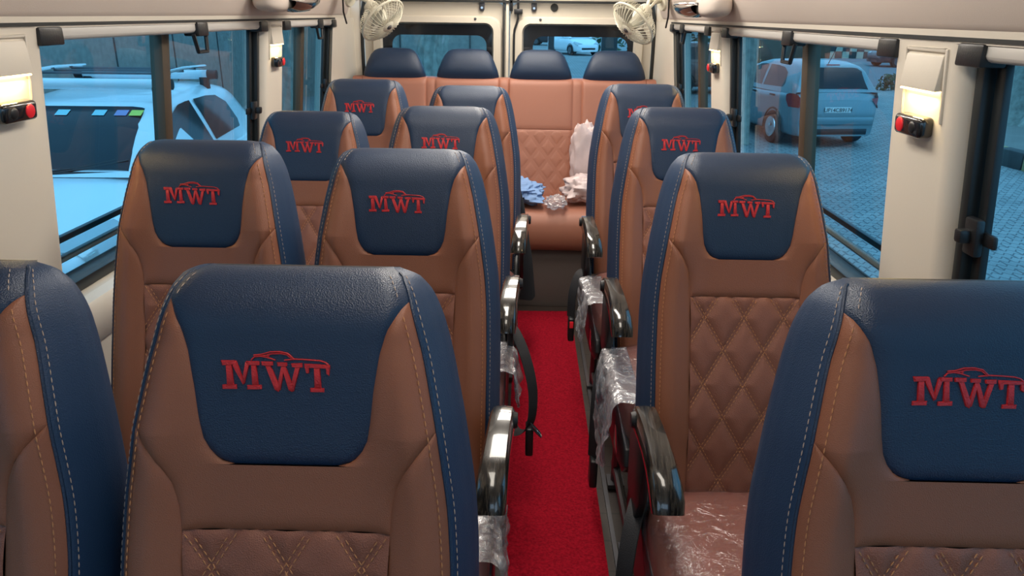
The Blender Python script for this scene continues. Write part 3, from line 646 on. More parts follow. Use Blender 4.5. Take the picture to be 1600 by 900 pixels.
def belt(seat, sd, kind):                               # hanging belt with buckle on the aisle side
    o = sd * 0.205
    b = MB()
    if kind == 'loop':
        pts = [(o - sd * 0.02, 0.03, 0.50), (o + sd * 0.01, -0.02, 0.50), (o + sd * 0.045, -0.09, 0.45), (o + sd * 0.068, -0.14, 0.36), (o + sd * 0.06, -0.17, 0.27), (o + sd * 0.02, -0.12, 0.22), (o, -0.05, 0.24)]
    elif kind == 'short':
        pts = [(o - sd * 0.02, 0.02, 0.46), (o + sd * 0.02, -0.03, 0.46), (o + sd * 0.045, -0.07, 0.40), (o + sd * 0.05, -0.09, 0.31)]
    else:
        pts = [(o - sd * 0.02, 0.02, 0.45), (o + sd * 0.01, -0.06, 0.43), (o + sd * 0.03, -0.12, 0.36), (o + sd * 0.035, -0.15, 0.26), (o + sd * 0.035, -0.155, 0.17)]
    # smooth
    P = [Vector(p) for p in pts]; sm = []
    for i in range(len(P) - 1):
        p0, p1, p2, p3 = P[max(i - 1, 0)], P[i], P[i + 1], P[min(i + 2, len(P) - 1)]
        for q in np.linspace(0, 1, 6, endpoint=False): sm.append(0.5 * ((2 * p1) + (p2 - p0) * q + (2 * p0 - 5 * p1 + 4 * p2 - p3) * q * q + (3 * p1 - p0 - 3 * p2 + p3) * q ** 3))
    sm.append(P[-1]); rows = [[(p.x - 0.012 * sd, p.y - 0.018, p.z), (p.x + 0.012 * sd, p.y + 0.018, p.z), (p.x + 0.014 * sd, p.y + 0.017, p.z + .001), (p.x - 0.010 * sd, p.y - 0.019, p.z + .001)] for p in sm]
    s_ = b.grid(rows, close_v=True).build('seat_belt', BELT, seat)
    e = sm[-1] if kind != 'loop' else sm[len(sm) * 2 // 3]
    k = MB().box(e.x - 0.010, e.x + 0.012, e.y - 0.026, e.y + 0.026, e.z - 0.085, e.z + 0.005).build('buckle', BLACKP, s_, bevel=0.006, seg=3)
    if kind == 'short':
        rb = MB().box(e.x - 0.006, e.x + 0.008, e.y - 0.029, e.y - 0.0245, e.z - 0.03, e.z - 0.005).build('release_button', REDB, s_, bevel=0.001)
    if kind == 'loop':
        MB().tube([e + Vector((sd * 0.004, -0.015, 0.02)), e + Vector((sd * 0.03, -0.028, -0.004)), e + Vector((sd * 0.034, -0.04, -0.01)), e + Vector((sd * 0.006, -0.026, 0.012))], 0.003, 6).build('belt_tongue', CHROME, s_)

seatN = make_seat(0); seatL = make_seat(1); seatR = make_seat(-1)
protos = {0: seatN, 1: seatL, -1: seatR}; used = set()
SEATS = [   # arm, x, y of hip line, height factor, rz, belt, label
    (0, -0.575, 0.55, 0.99, 0, None, 'brown and navy seat cut off by the left photo edge, nearest window seat'),
    (1, -0.153, 0.55, 0.99, 0, None, 'largest brown and navy seat, filling the bottom left foreground beside the aisle'),
    (-1, 0.578, 0.55, 0.987, 0, None, 'brown and navy seat cut off by the right photo edge, nearest on the right'),
    (0, -0.548, 1.265, 1.01, 0, None, 'brown and navy window seat of the second left row, beside the white car'),
    (1, -0.143, 1.265, 1.0, 0, None, 'brown and navy aisle seat directly behind the largest foreground seat'),
    (-1, 0.545, 1.275, 1.0, 0, 'plain', 'brown and navy seat with its full diamond-quilted back visible, right of the aisle'),
    (0, -0.542, 2.02, 0.98, 0, None, 'brown and navy window seat of the third left row'),
    (1, -0.138, 2.00, 1.0, 0, 'loop', 'brown and navy aisle seat of the third row, left of the aisle'),
    (-1, 0.554, 1.98, 1.008, 0, 'plain', 'brown and navy seat of the third row, right of the aisle'),
    (0, -0.515, 2.66, 1.018, 0, None, 'brown and navy left window seat of the row before the rear bench'),
    (1, -0.112, 2.68, 1.0, 0, None, 'brown and navy aisle seat whose logo is hidden, just before the rear bench'),
    (-1, 0.538, 2.62, 1.018, 0, 'short', 'brown and navy seat right of the aisle just before the rear bench, logo half hidden'),
]
for arm, x, y, tilt, rz, bl, lab in SEATS:
    p = protos[arm]
    if arm in used: o = copy_tree(p)
    else: o = p
    o.location = (x, y, 0); o.rotation_euler = (0, 0, R(rz)); o.scale = (1.045 if y < 1 else 1, 1, tilt); tag(o, lab, 'seat', 'single passenger seats in four rows')
    if arm not in used:
        first = {} if not used else first; used.add(arm); first[arm] = (o, bl, arm)
    elif bl: belt(o, -1 if arm == -1 else 1, bl)

# ------------------------------------------------------------------ rear bench
BX = -0.012
bt = empty('rear_bench', (BX, 3.40, 0)); tag(bt, 'full-width brown leather rear bench with four navy headrests in front of the back doors', 'bench seat')
MB().box(-0.77, 0.77, 0.03, 0.40, 0.0, 0.30).build('riser', RISER, bt, bevel=0.004)
def bench_cushion():
    P = []
    prof = [(0.42, 0.485), (0.30, 0.490), (0.15, 0.495), (0.06, 0.497), (0.01, 0.490), (-0.02, 0.470), (-0.035, 0.435), (-0.04, 0.39), (-0.035, 0.345), (-0.015, 0.312), (0.02, 0.298), (0.40, 0.295)]
    for x in np.linspace(-0.775, 0.775, 60):
        d = min(abs(x - c) for c in (-0.375, 0.0, 0.375)); g = 0.004 * math.exp(-d / 0.008)
        P.append([(x, a + g * (1 if a < 0.0 else 0), b - g) for a, b in prof])
    return MB().grid(P)
bench_cushion().build('bench_cushion', BENCH_BROWN, bt, angle=60)
BA = R(12)
def bp(x, s, n): return (x, 0.375 + s * math.sin(BA) - n * math.cos(BA), 0.475 + s * math.cos(BA) + n * math.sin(BA))
CX = [-0.563, -0.187, 0.187, 0.563]
def bench_n(x, s):
    d = min(abs(abs(x - c) - 0.163) for c in CX); r = max(0, (s - 0.56) / 0.045); v = 0.02 - 0.006 * math.exp(-d / 0.005) - 0.04 * (1 - math.sqrt(max(0, 1 - min(1, r) ** 2)))
    inside = any(abs(x - c) < 0.163 for c in CX)
    if inside: v += 0.006 - 0.004 * math.exp(-abs(s - 0.345) / 0.004)
    return v
xs = sorted(set([round(v, 4) for v in np.linspace(-0.775, 0.775, 120)] + [round(c + k * 0.163 + q, 4) for c in CX for k in (-1, 1) for q in (-0.005, 0, 0.005)]))
P = [[bp(x, s, bench_n(x, s)) for x in xs] for s in list(np.linspace(0, 0.33, 8)) + [0.34, 0.343, 0.345, 0.347, 0.35] + list(np.linspace(0.37, 0.56, 6)) + [0.56 + 0.045 * math.sin(q) for q in np.linspace(0, math.pi / 2, 8)[1:]]]
last = P[-1]; P.append([(x, y + 0.05, z) for x, y, z in last]); P.append([(x, y + 0.03, 0.45) for x, y, z in last])
MB().grid(P).build('backrest', BENCH_BROWN, bt, angle=60)
for c in CX:
    P = []
    for s in np.linspace(0.0, 0.342, 90):
        row = []
        for x in np.linspace(-0.158, 0.158, 90):
            A_ = x / 0.088 + (s - 0.02) / 0.118; B_ = x / 0.088 - (s - 0.02) / 0.118; q = min(abs(A_ - round(A_)), abs(B_ - round(B_))) * 2
            row.append(bp(c + x, s, 0.0235 + 0.0045 * (1 - (1 - min(1, q * 1.3)) ** 2.2) - 0.01 * math.exp(-min(0.158 - abs(x), 0.342 - s) / 0.003)))
        P.append(row)
    MB().grid(P).build('quilted_panel', BENCH_BROWN, bt, angle=80)
    P = []                                              # headrest: trapezoid cushion
    for k, z in enumerate([0, 0.02, 0.05, 0.09, 0.12, 0.14, 0.150, 0.155]):
        hw = [0.150, 0.160, 0.152, 0.136, 0.121, 0.104, 0.085, 0.05][k]; dp = [0.030, 0.045, 0.055, 0.052, 0.042, 0.030, 0.017, 0.004][k]
        P.append([bp(c + hw * math.copysign(abs(math.cos(a)) ** 0.45, math.cos(a)), 0.592 + z, -0.02 + dp * math.copysign(abs(math.sin(a)) ** 0.7, math.sin(a))) for a in np.linspace(0, 2 * math.pi, 32, endpoint=False)])
    MB().grid(P, close_v=True).build('headrest', BLUE, bt, angle=70)

# things lying about -----------------------------------------------------------
def crumple(name, c, sz, seed, m, amp=0.25, p=2.6, nu=48, nv=28, freq=2.2):
    mb = rbox(0, 0, 0, 2, 2, 2, p=p, nu=nu, nv=nv); out = []
    for q in mb.v:
        v = Vector(q); d = 1 + amp * (noise.noise(v * freq + Vector((seed, 0, 0))) + 0.5 * noise.noise(v * freq * 2.4 + Vector((0, seed, 0))) + 0.8 * abs(noise.noise(v * freq * 1.4 + Vector((3, seed, 1)))) - 0.3)
        out.append((v.x * d * sz[0] / 2, v.y * d * sz[1] / 2, max(-sz[2] / 2, v.z * d * sz[2] / 2)))
    mb.v = out; o = mb.build(name, m, angle=50); o.location = c; return o
tag(crumple('folded_shirt', (0.06, 3.55, 0.556), (0.26, 0.26, 0.11), 4, BLUECL, 0.35), 'crumpled light blue cloth lying on the left of the rear bench seat', 'cloth')
tag(crumple('plastic_packet', (0.40, 3.56, 0.572), (0.22, 0.18, 0.13), 9, PINKP, 0.25), 'pale pink plastic packet lying on the right of the rear bench seat', 'packet')
tag(crumple('clear_plastic_bag', (0.252, 3.45, 0.530), (0.10, 0.15, 0.05), 12, PLASTICW, 0.4), 'crumpled clear plastic bag lying beside the pale pink packet on the bench', 'plastic bag')
tag(crumple('wrapped_bundle', (0.40, 3.725, 0.70), (0.14, 0.08, 0.34), 15, PINKP, 0.18), 'tall plastic-wrapped bundle leaning against the rear bench backrest at right', 'bundle')
rows = []
for i, z in enumerate(np.linspace(0.80, 0.24, 20)):
    f = i / 19; rows.append([(0.045 + 0.06 * math.sin(f * 1.4) * (0.5 + 0.5 * math.cos(a)) + 0.02 * math.cos(a) * (1 + f) + 0.012 * f + 0.006 * noise.noise(Vector((a * 3, f * 5, 2))), 2.98 + 0.10 * math.sin(a) * (0.4 + 0.6 * f), z + 0.01 * math.sin(a * 3)) for a in np.linspace(0, 2 * math.pi, 28, endpoint=False)])
mb = MB().grid(rows, close_v=True); n = 28; mb.f.append(tuple(range(n))); mb.f.append(tuple(range(len(mb.v) - n, len(mb.v))))
tag(mb.build('black_jacket', BLKCL), 'black cloth jacket hanging down beside the aisle seat before the rear bench', 'jacket')
def drape(xe, sg, y0, y1, zt, drop, seed, label):       # clear wrap hanging over a cushion edge; sg = outward direction
    P = []; n = 46
    for i in range(n):
        f = i / (n - 1); y = y0 + (y1 - y0) * f; dr = drop * (0.45 + 0.55 * math.sin(math.pi * min(1, f * 1.1 + 0.02)) ** 0.8); row = []
        for k in range(40):
            g = k / 39
            if g < 0.25: x, z = xe - sg * 0.045 * (1 - g / 0.25), zt
            elif g < 0.45: a = (g - 0.25) / 0.2 * math.pi / 2; x, z = xe + sg * 0.022 * math.sin(a), zt - 0.022 * (1 - math.cos(a))
            else: q = (g - 0.45) / 0.55; x, z = xe + sg * (0.022 + 0.012 * q), zt - 0.022 - dr * q
            q = Vector((x * 9, y * 13, z * 9 + seed)); w_ = noise.noise(q) * 0.014 + abs(noise.noise(q * 2.2)) * 0.012 - abs(noise.noise(q * 4.5)) * 0.005
            yy = y + noise.noise(q * 1.3 + Vector((5, 5, 5))) * 0.02
            if g > 0.35: x += sg * (w_ + 0.004)
            z2 = z + (abs(w_) * 0.5 if g < 0.45 else 0)
            row.append((x, yy, z2))
        P.append(row)
    o = MB().grid(P).build('plastic_sheet', PLASTICW, angle=25)
    sd = o.modifiers.new('film', 'SOLIDIFY'); sd.thickness = 0.0006
    tag(o, label, 'plastic sheet', 'crumpled plastic sheets hanging by the aisle')
drape(0.056, 1, 1.74, 1.93, 0.485, 0.12, 3, 'crumpled clear plastic hanging from the third-row aisle seat left of the aisle')
drape(0.048, 1, 1.02, 1.22, 0.485, 0.14, 7, 'crumpled clear plastic hanging from the second-row aisle seat left of the aisle')
drape(0.352, -1, 1.58, 1.90, 0.490, 0.24, 11, 'large crumpled clear plastic sheet hanging from the third-row seat right of the aisle')
drape(0.338, -1, 2.24, 2.50, 0.490, 0.16, 15, 'crumpled clear plastic hanging from the seat before the bench, right of the aisle')
t = empty('wall_socket', (-WX(0.69), 1.60, 0.69)); tag(t, 'black recessed socket panel in the left wall below the window', 'socket')
MB().box(-0.004, 0.004, -0.07, 0.07, -0.028, 0.028).build('plate', GLOSSB, t, bevel=0.003); MB().box(0.003, 0.007, -0.055, 0.055, -0.018, 0.018).build('cover', BLACKP, t, bevel=0.002)
t = empty('coat_hook', (-WX(0.74) + 0.03, 1.44, 0.745)); tag(t, 'small round black knob on the left wall ledge', 'knob')
MB().lathe([(0, 0.022), (0.013, 0.02), (0.016, 0.012), (0.010, 0.0), (0.010, -0.03)], (0, 0, 0), (1, 0, 0), 16).build('knob_cap', BLACKP, t)

# ------------------------------------------------------------------ outside
G = -0.85
MB().box(-60, 60, -30, 120, G - 0.2, G).build('ground', PAVER, smooth=False)['kind'] = 'structure'
MB().box(7.0, 60, 27, 52, G, G + 0.01).build('road', ROADM, smooth=False)['kind'] = 'structure'
def interp(tb, y): a = np.array(tb); return [float(np.interp(y, a[:, 0], a[:, k])) for k in range(1, a.shape[1])]
def car(name, loc, rz, paint, label, rack=False, detail=True, plate=None, scale=1.0):
    t = empty(name, loc, rz); t.scale = (scale,) * 3; tag(t, label, 'car')
    low = [(0.0, .52, .50), (.03, .60, .62), (.12, .68, .73), (.3, .76, .80), (.6, .87, .84), (1.0, .955, .85), (2.0, .975, .85), (3.2, 1.0, .85), (3.6, 1.02, .82), (3.74, 1.0, .78), (3.80, .93, .75), (3.85, .72, .745), (3.88, .60, .74), (3.88, .42, .72)]
    P = []
    for y in [0, .03, .07, .12, .2, .3, .45, .6, .8, 1, 1.5, 2, 2.5, 3.0, 3.3, 3.5, 3.6, 3.68, 3.74, 3.78, 3.80]:
        zt, hw = interp(low, y); zb = 0.22; row = []
        for fx, fz in ((0, 1.0), (.5, 0.995), (.8, .97), (.93, .93), (.985, .86), (1, .74), (1.0, .5), (.99, .25), (.96, .06), (.9, 0), (0, 0)): row.append((fx * hw, y, zb + (zt - zb) * fz))
        P.append(row + [(-a, b, c) for a, b, c in row[-2:0:-1]])
    m = MB().grid(P, close_v=True); n = len(P[0]); m.f.append(tuple(range(n))); 
    zt, hw = interp(low, 3.80)
    P2 = [P[-1]]
    for dy, k in ((0.05, .985), (0.075, .96)): P2.append([(x * k, 3.80 + dy, 0.22 + (z - 0.22) * (1 - 0.10 * dy / 0.075) if z > 0.6 else z) for x, y, z in P[-1]])
    m.grid(P2, close_v=True); m.f.append(tuple(range(len(m.v) - n, len(m.v)))[::-1])
    m.build('body', paint, t, angle=45)
    cab = [(0.95, .95, .70), (1.2, 1.11, .73), (1.5, 1.28, .745), (1.8, 1.41, .75), (2.1, 1.47, .75), (2.6, 1.50, .75), (3.1, 1.48, .745), (3.4, 1.43, .735), (3.5, 1.37, .73), (3.6, 1.22, .725), (3.72, 1.04, .72), (3.76, 0.98, .72)]
    ys = [.95, 1.1, 1.2, 1.35, 1.5, 1.65, 1.8, 1.95, 2.1, 2.35, 2.6, 2.85, 3.1, 3.3, 3.4, 3.46, 3.5, 3.55, 3.6, 3.66, 3.72, 3.76]
    def xs_(y, z): zr, hb = interp(cab, y); return hb + 0.06 - 0.20 * max(0, (z - 0.95)) / 0.5
    P = []
    for y in ys:
        zr, hb = interp(cab, y); h = zr - 0.93; row = [(0, y, zr)]
        for fz, ins in ((1, 0.24), (.985, 0.12), (.95, 0.055), (.88, 0.015), (.6, 0), (.3, 0), (0, 0)):
            z = 0.93 + h * fz; row.append((max(0.02, xs_(y, z) - ins * min(1, h / 0.4)), y, z))
        P.append(row + [(-a, b, c) for a, b, c in row[-1:0:-1]])
    MB().grid(P, close_v=True).build('cabin', paint, t, angle=45)
    def topglass(nm, y0, y1, w0, w1):
        P = []
        for y in np.linspace(y0, y1, 9):
            zr, hb = interp(cab, y); f = (y - y0) / (y1 - y0); ww = w0 + (w1 - w0) * f
            P.append([(x * ww, y + (0.012 if y > 2.5 else -0.012) , zr + 0.006 - (0.035 * max(0, (abs(x) - 0.72) / 0.28) ** 2)) for x in np.linspace(-1, 1, 15)])
        return MB().grid(P).build(nm, CARGL, t)
    ws = topglass('windscreen', 1.02, 1.74, 0.68, 0.535)
    topglass('rear_window', 3.475, 3.72, 0.53, 0.64)
    def side(nm, poly, sg):
        P = [(sg * (xs_(y, z) + 0.004), y, z) for y, z in poly]; c = (sum(p[0] for p in P) / len(P), sum(p[1] for p in P) / len(P), sum(p[2] for p in P) / len(P))
        MB().add(P + [c], [(i, (i + 1) % len(P), len(P)) for i in range(len(P))]).build(nm, CARGL, t)
    for sg in (-1, 1):
        side('front_door_window', [(1.35, 1.01), (1.55, 1.16), (1.80, 1.32), (2.0, 1.375), (2.18, 1.385), (2.28, 1.385), (2.36, 1.01)], sg)
        side('rear_door_window', [(2.44, 1.01), (2.38, 1.385), (2.7, 1.385), (2.95, 1.365), (3.15, 1.28), (3.24, 1.10), (3.2, 1.03)], sg)
        for y0_ in (0.72, 3.12):
            w_ = MB().lathe([(0, 0.02), (0.0, 0.02), (0.19, 0.02), (0.285, 0.025), (0.30, 0.0), (0.30, -0.15), (0.2, -0.19), (0, -0.19)], (sg * 0.845, y0_, 0.30), (sg, 0, 0), 28).build('wheel', TYRE, t, angle=50)
            r_ = MB().lathe([(0, 0.035), (0.04, 0.034), (0.06, 0.022), (0.15, 0.030), (0.185, 0.036), (0.19, 0.02)], (sg * 0.845, y0_, 0.30), (sg, 0, 0), 28).build('rim', CHROME if detail else STEEL, w_)
            MB().tube([(sg * 0.846, y0_ + 0.345 * math.cos(a), 0.30 + 0.345 * math.sin(a)) for a in np.linspace(-0.15, math.pi + 0.15, 17)], 0.02, 6).build('wheel_arch', RUBBER, t)
        mi = rbox(sg * 0.93, 1.42, 1.03, 0.20, 0.10, 0.13, p=3, nu=16, nv=8).build('door_mirror', paint, t)
        for yh in (2.2, 3.0): MB().box(sg * 0.845 - 0.01, sg * 0.845 + 0.025, yh - 0.09, yh + 0.09, 0.86, 0.89).build('door_handle', BLACKP if detail else paint, t, bevel=0.008)
        # head and tail lamps
        P = []
        for f in np.linspace(0, 1, 9):
            y = 0.07 + 0.33 * f; zt, hw = interp(low, y); P.append([(sg * (hw * fx + 0.010), y - 0.012, 0.22 + (zt - 0.22) * fz + 0.008) for fx, fz in ((0.50 + 0.40 * f, 0.995 - 0.04 * f), (0.80 + 0.13 * f, 0.97 - 0.04 * f), (0.93 + 0.03 * f, 0.93 - 0.03 * f), (0.985, 0.86), (1.0, 0.74 + 0.08 * f))])
        MB().grid(P).build('headlight', LAMPG, t)
        tp = [(3.45, .92), (3.60, .99), (3.74, .98), (3.80, .93)]
        P = []
        for y, zt_ in ((3.52, .93), (3.62, .955), (3.72, .955), (3.80, .94), (3.862, .90)):
            zz, hw = interp(low, min(3.8, y)); hw = hw * (0.975 if y > 3.85 else 1) + 0.008; P.append([(sg * hw, y, z) for z in np.linspace(zt_, 0.72 if y > 3.6 else 0.84, 4)])
        x_, y_ = P[-1][0][0], 3.885
        P.append([(sg * (abs(x_) - 0.14 + 0.05 * k), y_, z) for k, z in enumerate(np.linspace(0.88, 0.72, 4))])
        MB().grid(P).build('tail_light', TAIL, t)
    MB().box(-0.45, 0.45, -0.008, 0.03, 0.33, 0.44).build('front_grille', BLACKP, t, bevel=0.01)
    MB().box(-0.70, 0.70, 3.84, 3.905, 0.42, 0.56).build('rear_bumper', paint, t, bevel=0.025, seg=3)
    MB().box(-0.62, 0.62, 3.80, 3.88, 0.24, 0.36).build('bumper_insert', BLACKP, t, bevel=0.02)
    pl = MB().box(-0.25, 0.25, 3.878, 3.886, 0.635, 0.735).build('number_plate', PLATE, t, bevel=0.002)
    if plate:
        cu = bpy.data.curves.new('plate_text', 'FONT'); cu.body = plate; cu.size = 0.098; cu.align_x = 'CENTER'; cu.extrude = 0.0015
        to = bpy.data.objects.new('plate_lettering', cu); S.collection.objects.link(to); dg = bpy.context.evaluated_depsgraph_get(); me = bpy.data.meshes.new_from_object(to.evaluated_get(dg))
        bpy.data.objects.remove(to); mo = bpy.data.objects.new('plate_lettering', me); S.collection.objects.link(mo); me.materials.append(INK)
        mo.parent = pl; mo.rotation_euler = (R(90), 0, R(180)); mo.location = (0, 3.8885, 0.652)
        MB().box(-0.12, 0.12, 3.46, 3.50, 1.425, 1.445).build('brake_light', TAIL, t, bevel=0.004)
        MB().tube([(0, 3.3, 1.44), (-0.01, 3.42, 1.62), (-0.01, 3.5, 1.78)], 0.007, 5).build('antenna', BLACKP, t)
        MB().tube([(-0.1, 3.70, 1.09), (0.18, 3.60, 1.19), (0.38, 3.56, 1.22)], 0.01, 5).build('rear_wiper', BLACKP, t)
    if rack:
        rk = empty('roof_rack', (0, 0, 0), 0, t)
        for y in (1.85, 2.95): 
            MB().tube([(-0.62, y, 1.56), (0.62, y, 1.56)], 0.045, 12, flat=(1, 1)).build('cross_bar', paint, rk)
            for sg in (-1, 1):
                MB().lathe([(0, 0.09), (0.045, 0.085), (0.05, 0)], (sg * 0.60, y, 1.56), (sg, 0, 0), 14).build('end_cap', BLACKP, rk); MB().box(sg * 0.56 - 0.04, sg * 0.56 + 0.04, y - 0.04, y + 0.04, 1.42, 1.54).build('foot', BLACKP, rk, bevel=0.01)
        for sg in (-1, 1): MB().tube([(sg * 0.58, 1.85, 1.64), (sg * 0.58, 2.4, 1.655), (sg * 0.58, 2.95, 1.64)], 0.016, 8).build('side_rail', CHROME, rk)
        for yy in (2.1, 2.4, 2.7): MB().tube([(-0.58, yy, 1.63), (0.58, yy, 1.63)], 0.012, 6).build('slat', STEEL, rk)
        STK = [mat('sticker_cyan', (0.35, .7, .75), .6), mat('sticker_violet', (0.28, .30, .55), .6), mat('sticker_yellow', (0.6, .75, .12), .6)]
        for x, c_ in ((-0.20, 0), (0.10, 0), (0.28, 1), (0.40, 2)):
            P = [[(xx, y - 0.016, interp(cab, y)[0] + 0.010) for xx in (x, x + 0.10)] for y in (1.60, 1.68)]; MB().grid(P).build('sticker', STK[c_], ws, smooth=False)
        for sg in (-1, 1): MB().tube([(sg * 0.05, 0.98, 0.975), (sg * 0.05 + 0.28, 1.03, 1.01), (sg * 0.05 + 0.52, 1.10, 1.055)], 0.009, 5).build('wiper', BLACKP, t)
        MB().tube([(x, 0.99 + 0.04 * abs(x), 0.965) for x in np.linspace(-0.66, 0.66, 9)], 0.02, 6).build('cowl', BLACKP, t)
    return t
car('parked_hatchback', (-3.60, 4.66, G), R(3), WHITEP, 'white parked car with silver roof rack, outside the left window', rack=True, scale=1.03)
car('parked_hatchback', (5.15, 17.4, G), R(188), SILVERP, 'silver hatchback seen from behind, parked outside the right window', plate='UP14CB9174')
car('passing_car', (17.3, 38.5, G), R(-80), DARKP, 'dark car driving on the road behind the silver hatchback', detail=False)
car('parked_hatchback', (8.0, 24.0, G), R(90), REDP, 'maroon car in the distance, seen through the rear right side window', detail=False)
car('parked_hatchback', (3.7, 45, G), R(25), WHITEP, 'small white car in the distance seen through the right rear door window', detail=False)
car('parked_hatchback', (4.0, 60, G), R(80), DARKP, 'small dark car in the distance behind the far white car', detail=False)
# left concrete wall, rear yard wall
m = MB()
m.box(-7.2, -6.9, -3, 40, G, 3.5); o = m.build('outside_wall', CONC, smooth=False); tag(o, 'long grey rough concrete wall behind the white parked car', 'wall')
for k in range(14): MB().box(-6.905, -6.885, 2 + 2.2 * k, 2.03 + 2.2 * k, G, 3.5).build('panel_joint', KBLK, o, smooth=False)
m = MB(); m.box(-9, -0.15, 21, 21.3, G, 3.2); o = m.build('yard_wall', CONC, smooth=False); tag(o, 'blue-grey yard wall seen through the left rear door window', 'wall')
for k in range(9): MB().box(-0.5 - 0.95 * k, -0.47 - 0.95 * k, 20.96, 21.0, G, 3.2).build('panel_joint', KBLK, o, smooth=False)
def trunk(name, x, y, r, h, label, seed):
    P = []
    for z in np.linspace(0, h, 30):
        f = z / h; row = []
        for a in np.linspace(0, 2 * math.pi, 48, endpoint=False):
            rr = r * (1 + 0.5 * math.exp(-z / 0.4)) * (1 + 0.10 * math.sin(a * 9 + seed + z) + 0.22 * noise.noise(Vector((math.cos(a) * 2.2, math.sin(a) * 2.2, z * 0.6 + seed)))+ 0.10 * noise.noise(Vector((math.cos(a) * 6, math.sin(a) * 6, z * 2.5 + seed))))
            row.append((rr * math.cos(a) + 0.1 * noise.noise(Vector((0, seed, z))), rr * math.sin(a), z))
        P.append(row)
    o = MB().grid(P, close_v=True).build(name, BARK, angle=60); o.location = (x, y, G); tag(o, label, 'tree', None); return o
trunk('tree_trunk', 11.6, 16.2, 0.95, 5, 'massive gnarled tree trunk outside the nearest right window', 1)
trunk('tree_trunk', -1.38, 12.5, 0.21, 5, 'knobbly tree trunk seen through the left rear door window', 5)
trunk('tree_trunk', -3.9, 12.6, 0.16, 5, 'slim tree trunk seen through the rear left side window', 9)
trunk('tree_trunk', 4.1, 14.0, 0.13, 5, 'dark slim tree trunk seen through the rear right side window', 13)
# kerb, pavement by the big tree
d = Vector((8.25, 9.3, 0)) - Vector((7.7, 13.3, 0)); L = d.length; d.normalize(); nrm = Vector((-d.y, d.x, 0))
for k in range(0, 9):
    a = Vector((7.7, 13.5, G)) + d * (k * 0.6); b = a + d * 0.58; v = [p + nrm * q + Vector((0, 0, z)) for q in (0, 0.25) for p in (a, b) for z in (-0.02, 0.27)]
    o = MB().hexa([tuple(p) for p in v]).build('kerb_block', (YEL if k % 2 else KBLK), bevel=0.02)
    tag(o, ('faded yellow' if k % 2 else 'dark') + ' kerb block in the row before the massive tree trunk', 'kerb block', 'kerb blocks before the tree trunk')
m = MB(); a = Vector((7.5, 14.9, 0)); b = a + d * 7; c = b + Vector((14, 0, 0)); e = a + Vector((14, 5, 0))
m.add([(p.x, p.y, G + z) for z in (-0.01, 0.16) for p in (a + nrm * .26, b + nrm * .26, c, e)], [(0, 1, 2, 3), (4, 5, 6, 7), (0, 1, 5, 4), (1, 2, 6, 5), (2, 3, 7, 6), (3, 0, 4, 7)])
m.build('pavement', DIRT, smooth=False)['kind'] = 'structure'
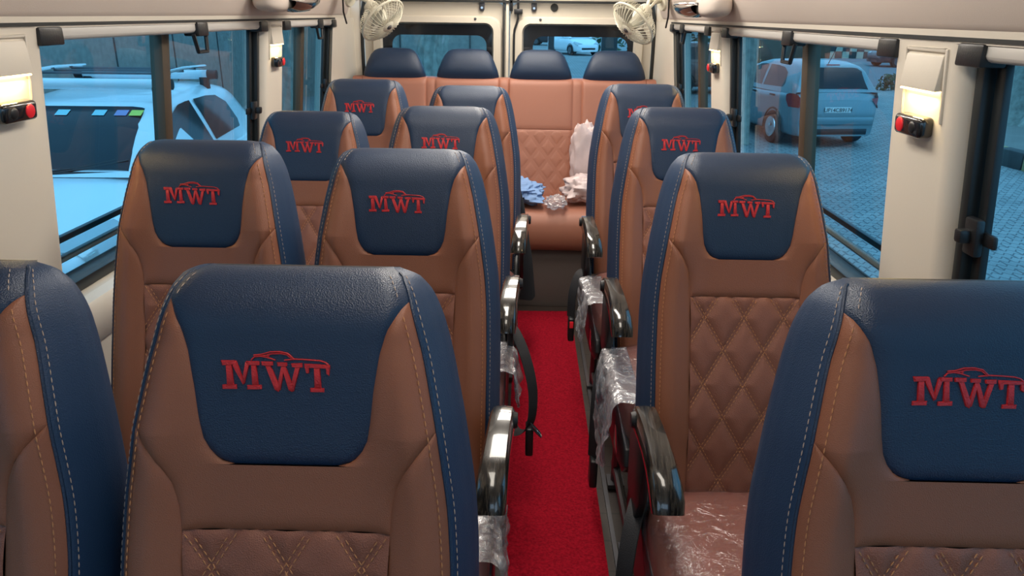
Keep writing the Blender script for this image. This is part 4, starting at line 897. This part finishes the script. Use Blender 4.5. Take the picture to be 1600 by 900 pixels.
# median barrier with painted blocks
CHK = brick_mat('checker_paint', (0.5, 0.48, 0.36), (0.06, 0.06, 0.06), (0.2, 0.2, 0.18), 1, 0.4, 0.33, 0.02)
o = MB()
for k in range(46):
    for r_ in range(2):
        if (k + r_) % 2: o.box(15 + k * 0.42, 15.40 + k * 0.42, 46, 46.4, G + r_ * 0.4, G + 0.39 + r_ * 0.4)
o = o.build('median_barrier', WHT, smooth=False); tag(o, 'long chequered road median barrier far beyond the silver hatchback', 'barrier')
o2_ = MB()
for k in range(46):
    for r_ in range(2):
        if not (k + r_) % 2: o2_.box(15 + k * 0.42, 15.40 + k * 0.42, 46, 46.4, G + r_ * 0.4, G + 0.39 + r_ * 0.4)
o2_.build('black_block', KBLK, o, smooth=False)
def bush(x, y, sx, sz, label, seed, m=LEAF):
    random.seed(seed); mb = MB()
    for k in range(260):
        a = random.uniform(0, 2 * math.pi); f = random.random() ** 0.5; z = random.random(); px = math.cos(a) * f * sx * (1.1 - 0.5 * z); py = math.sin(a) * f * sx * 0.5; pz = z * sz; s_ = random.uniform(0.05, 0.12) * max(1, sx * 1.1)
        u = Vector((random.uniform(-1, 1), random.uniform(-1, 1), random.uniform(-1, 1))).normalized(); v = u.orthogonal().normalized() * 0.5; c = Vector((px, py, pz)); mb.add([c - u * s_, c + v * s_, c + u * s_, c - v * s_], [(0, 1, 2, 3)])
    o = mb.build('bush', m, smooth=False); o.location = (x, y, G); tag(o, label, 'bush')
bush(12.3, 25.5, 0.6, 0.5, 'low green bush to the right of the silver hatchback', 3); bush(14.0, 26.0, 0.8, 0.5, 'green bush at the road edge near the large pillar', 4)
bush(13.0, 52, 4.0, 2.6, 'green hedge beyond the road, above the silver hatchback roof', 6); bush(7.0, 50, 3.0, 3.0, 'dark green shrub beyond the road, left of the hedge', 8)
o = MB().box(8.2, 12.2, 31, 31.2, G, G + 1.4).build('board_fence', BROWNW, smooth=False); tag(o, 'low brown board fence behind the silver hatchback roof', 'fence')
o = MB().box(14, 60, 58, 58.5, G, 6).build('far_building', CONC, smooth=False); tag(o, 'grey building front far beyond the road', 'building')

# belts on the three seats that were built first (added last so that copies stay clean)
for o in list(S.collection.objects):                 # the left side of the cabin stands a little further out than the right
    if o.parent is None and (o.name in ('wall_left', 'trim_1', 'trim_3', 'trim_5', 'trim_10', 'window_1', 'window_2', 'window_3') or (o.name.split('.')[0] in ('roller_blind', 'pillar_lamp', 'air_vent', 'wall_socket', 'coat_hook') and o.location.x < 0)):
        o.location.x -= 0.032
for arm in first:
    o, bl, a = first[arm]
    if bl: belt(o, -1 if a == -1 else 1, bl)

for x, y, w_, lab in ((0.62, 16.5, 0.12, 'slim dark gate post seen through the right rear door window'), (1.85, 16.5, 0.33, 'broad dark gate post seen through the right rear door window')):
    q = MB(); q.box(x - w_ / 2, x + w_ / 2, 16.4, 16.6, G, G + 2.3); q.box(x - w_ / 2 - 0.04, x + w_ / 2 + 0.04, 16.35, 16.65, G + 2.3, G + 2.38); tag(q.build('gate_post', FRAME, bevel=0.01), lab, 'post')
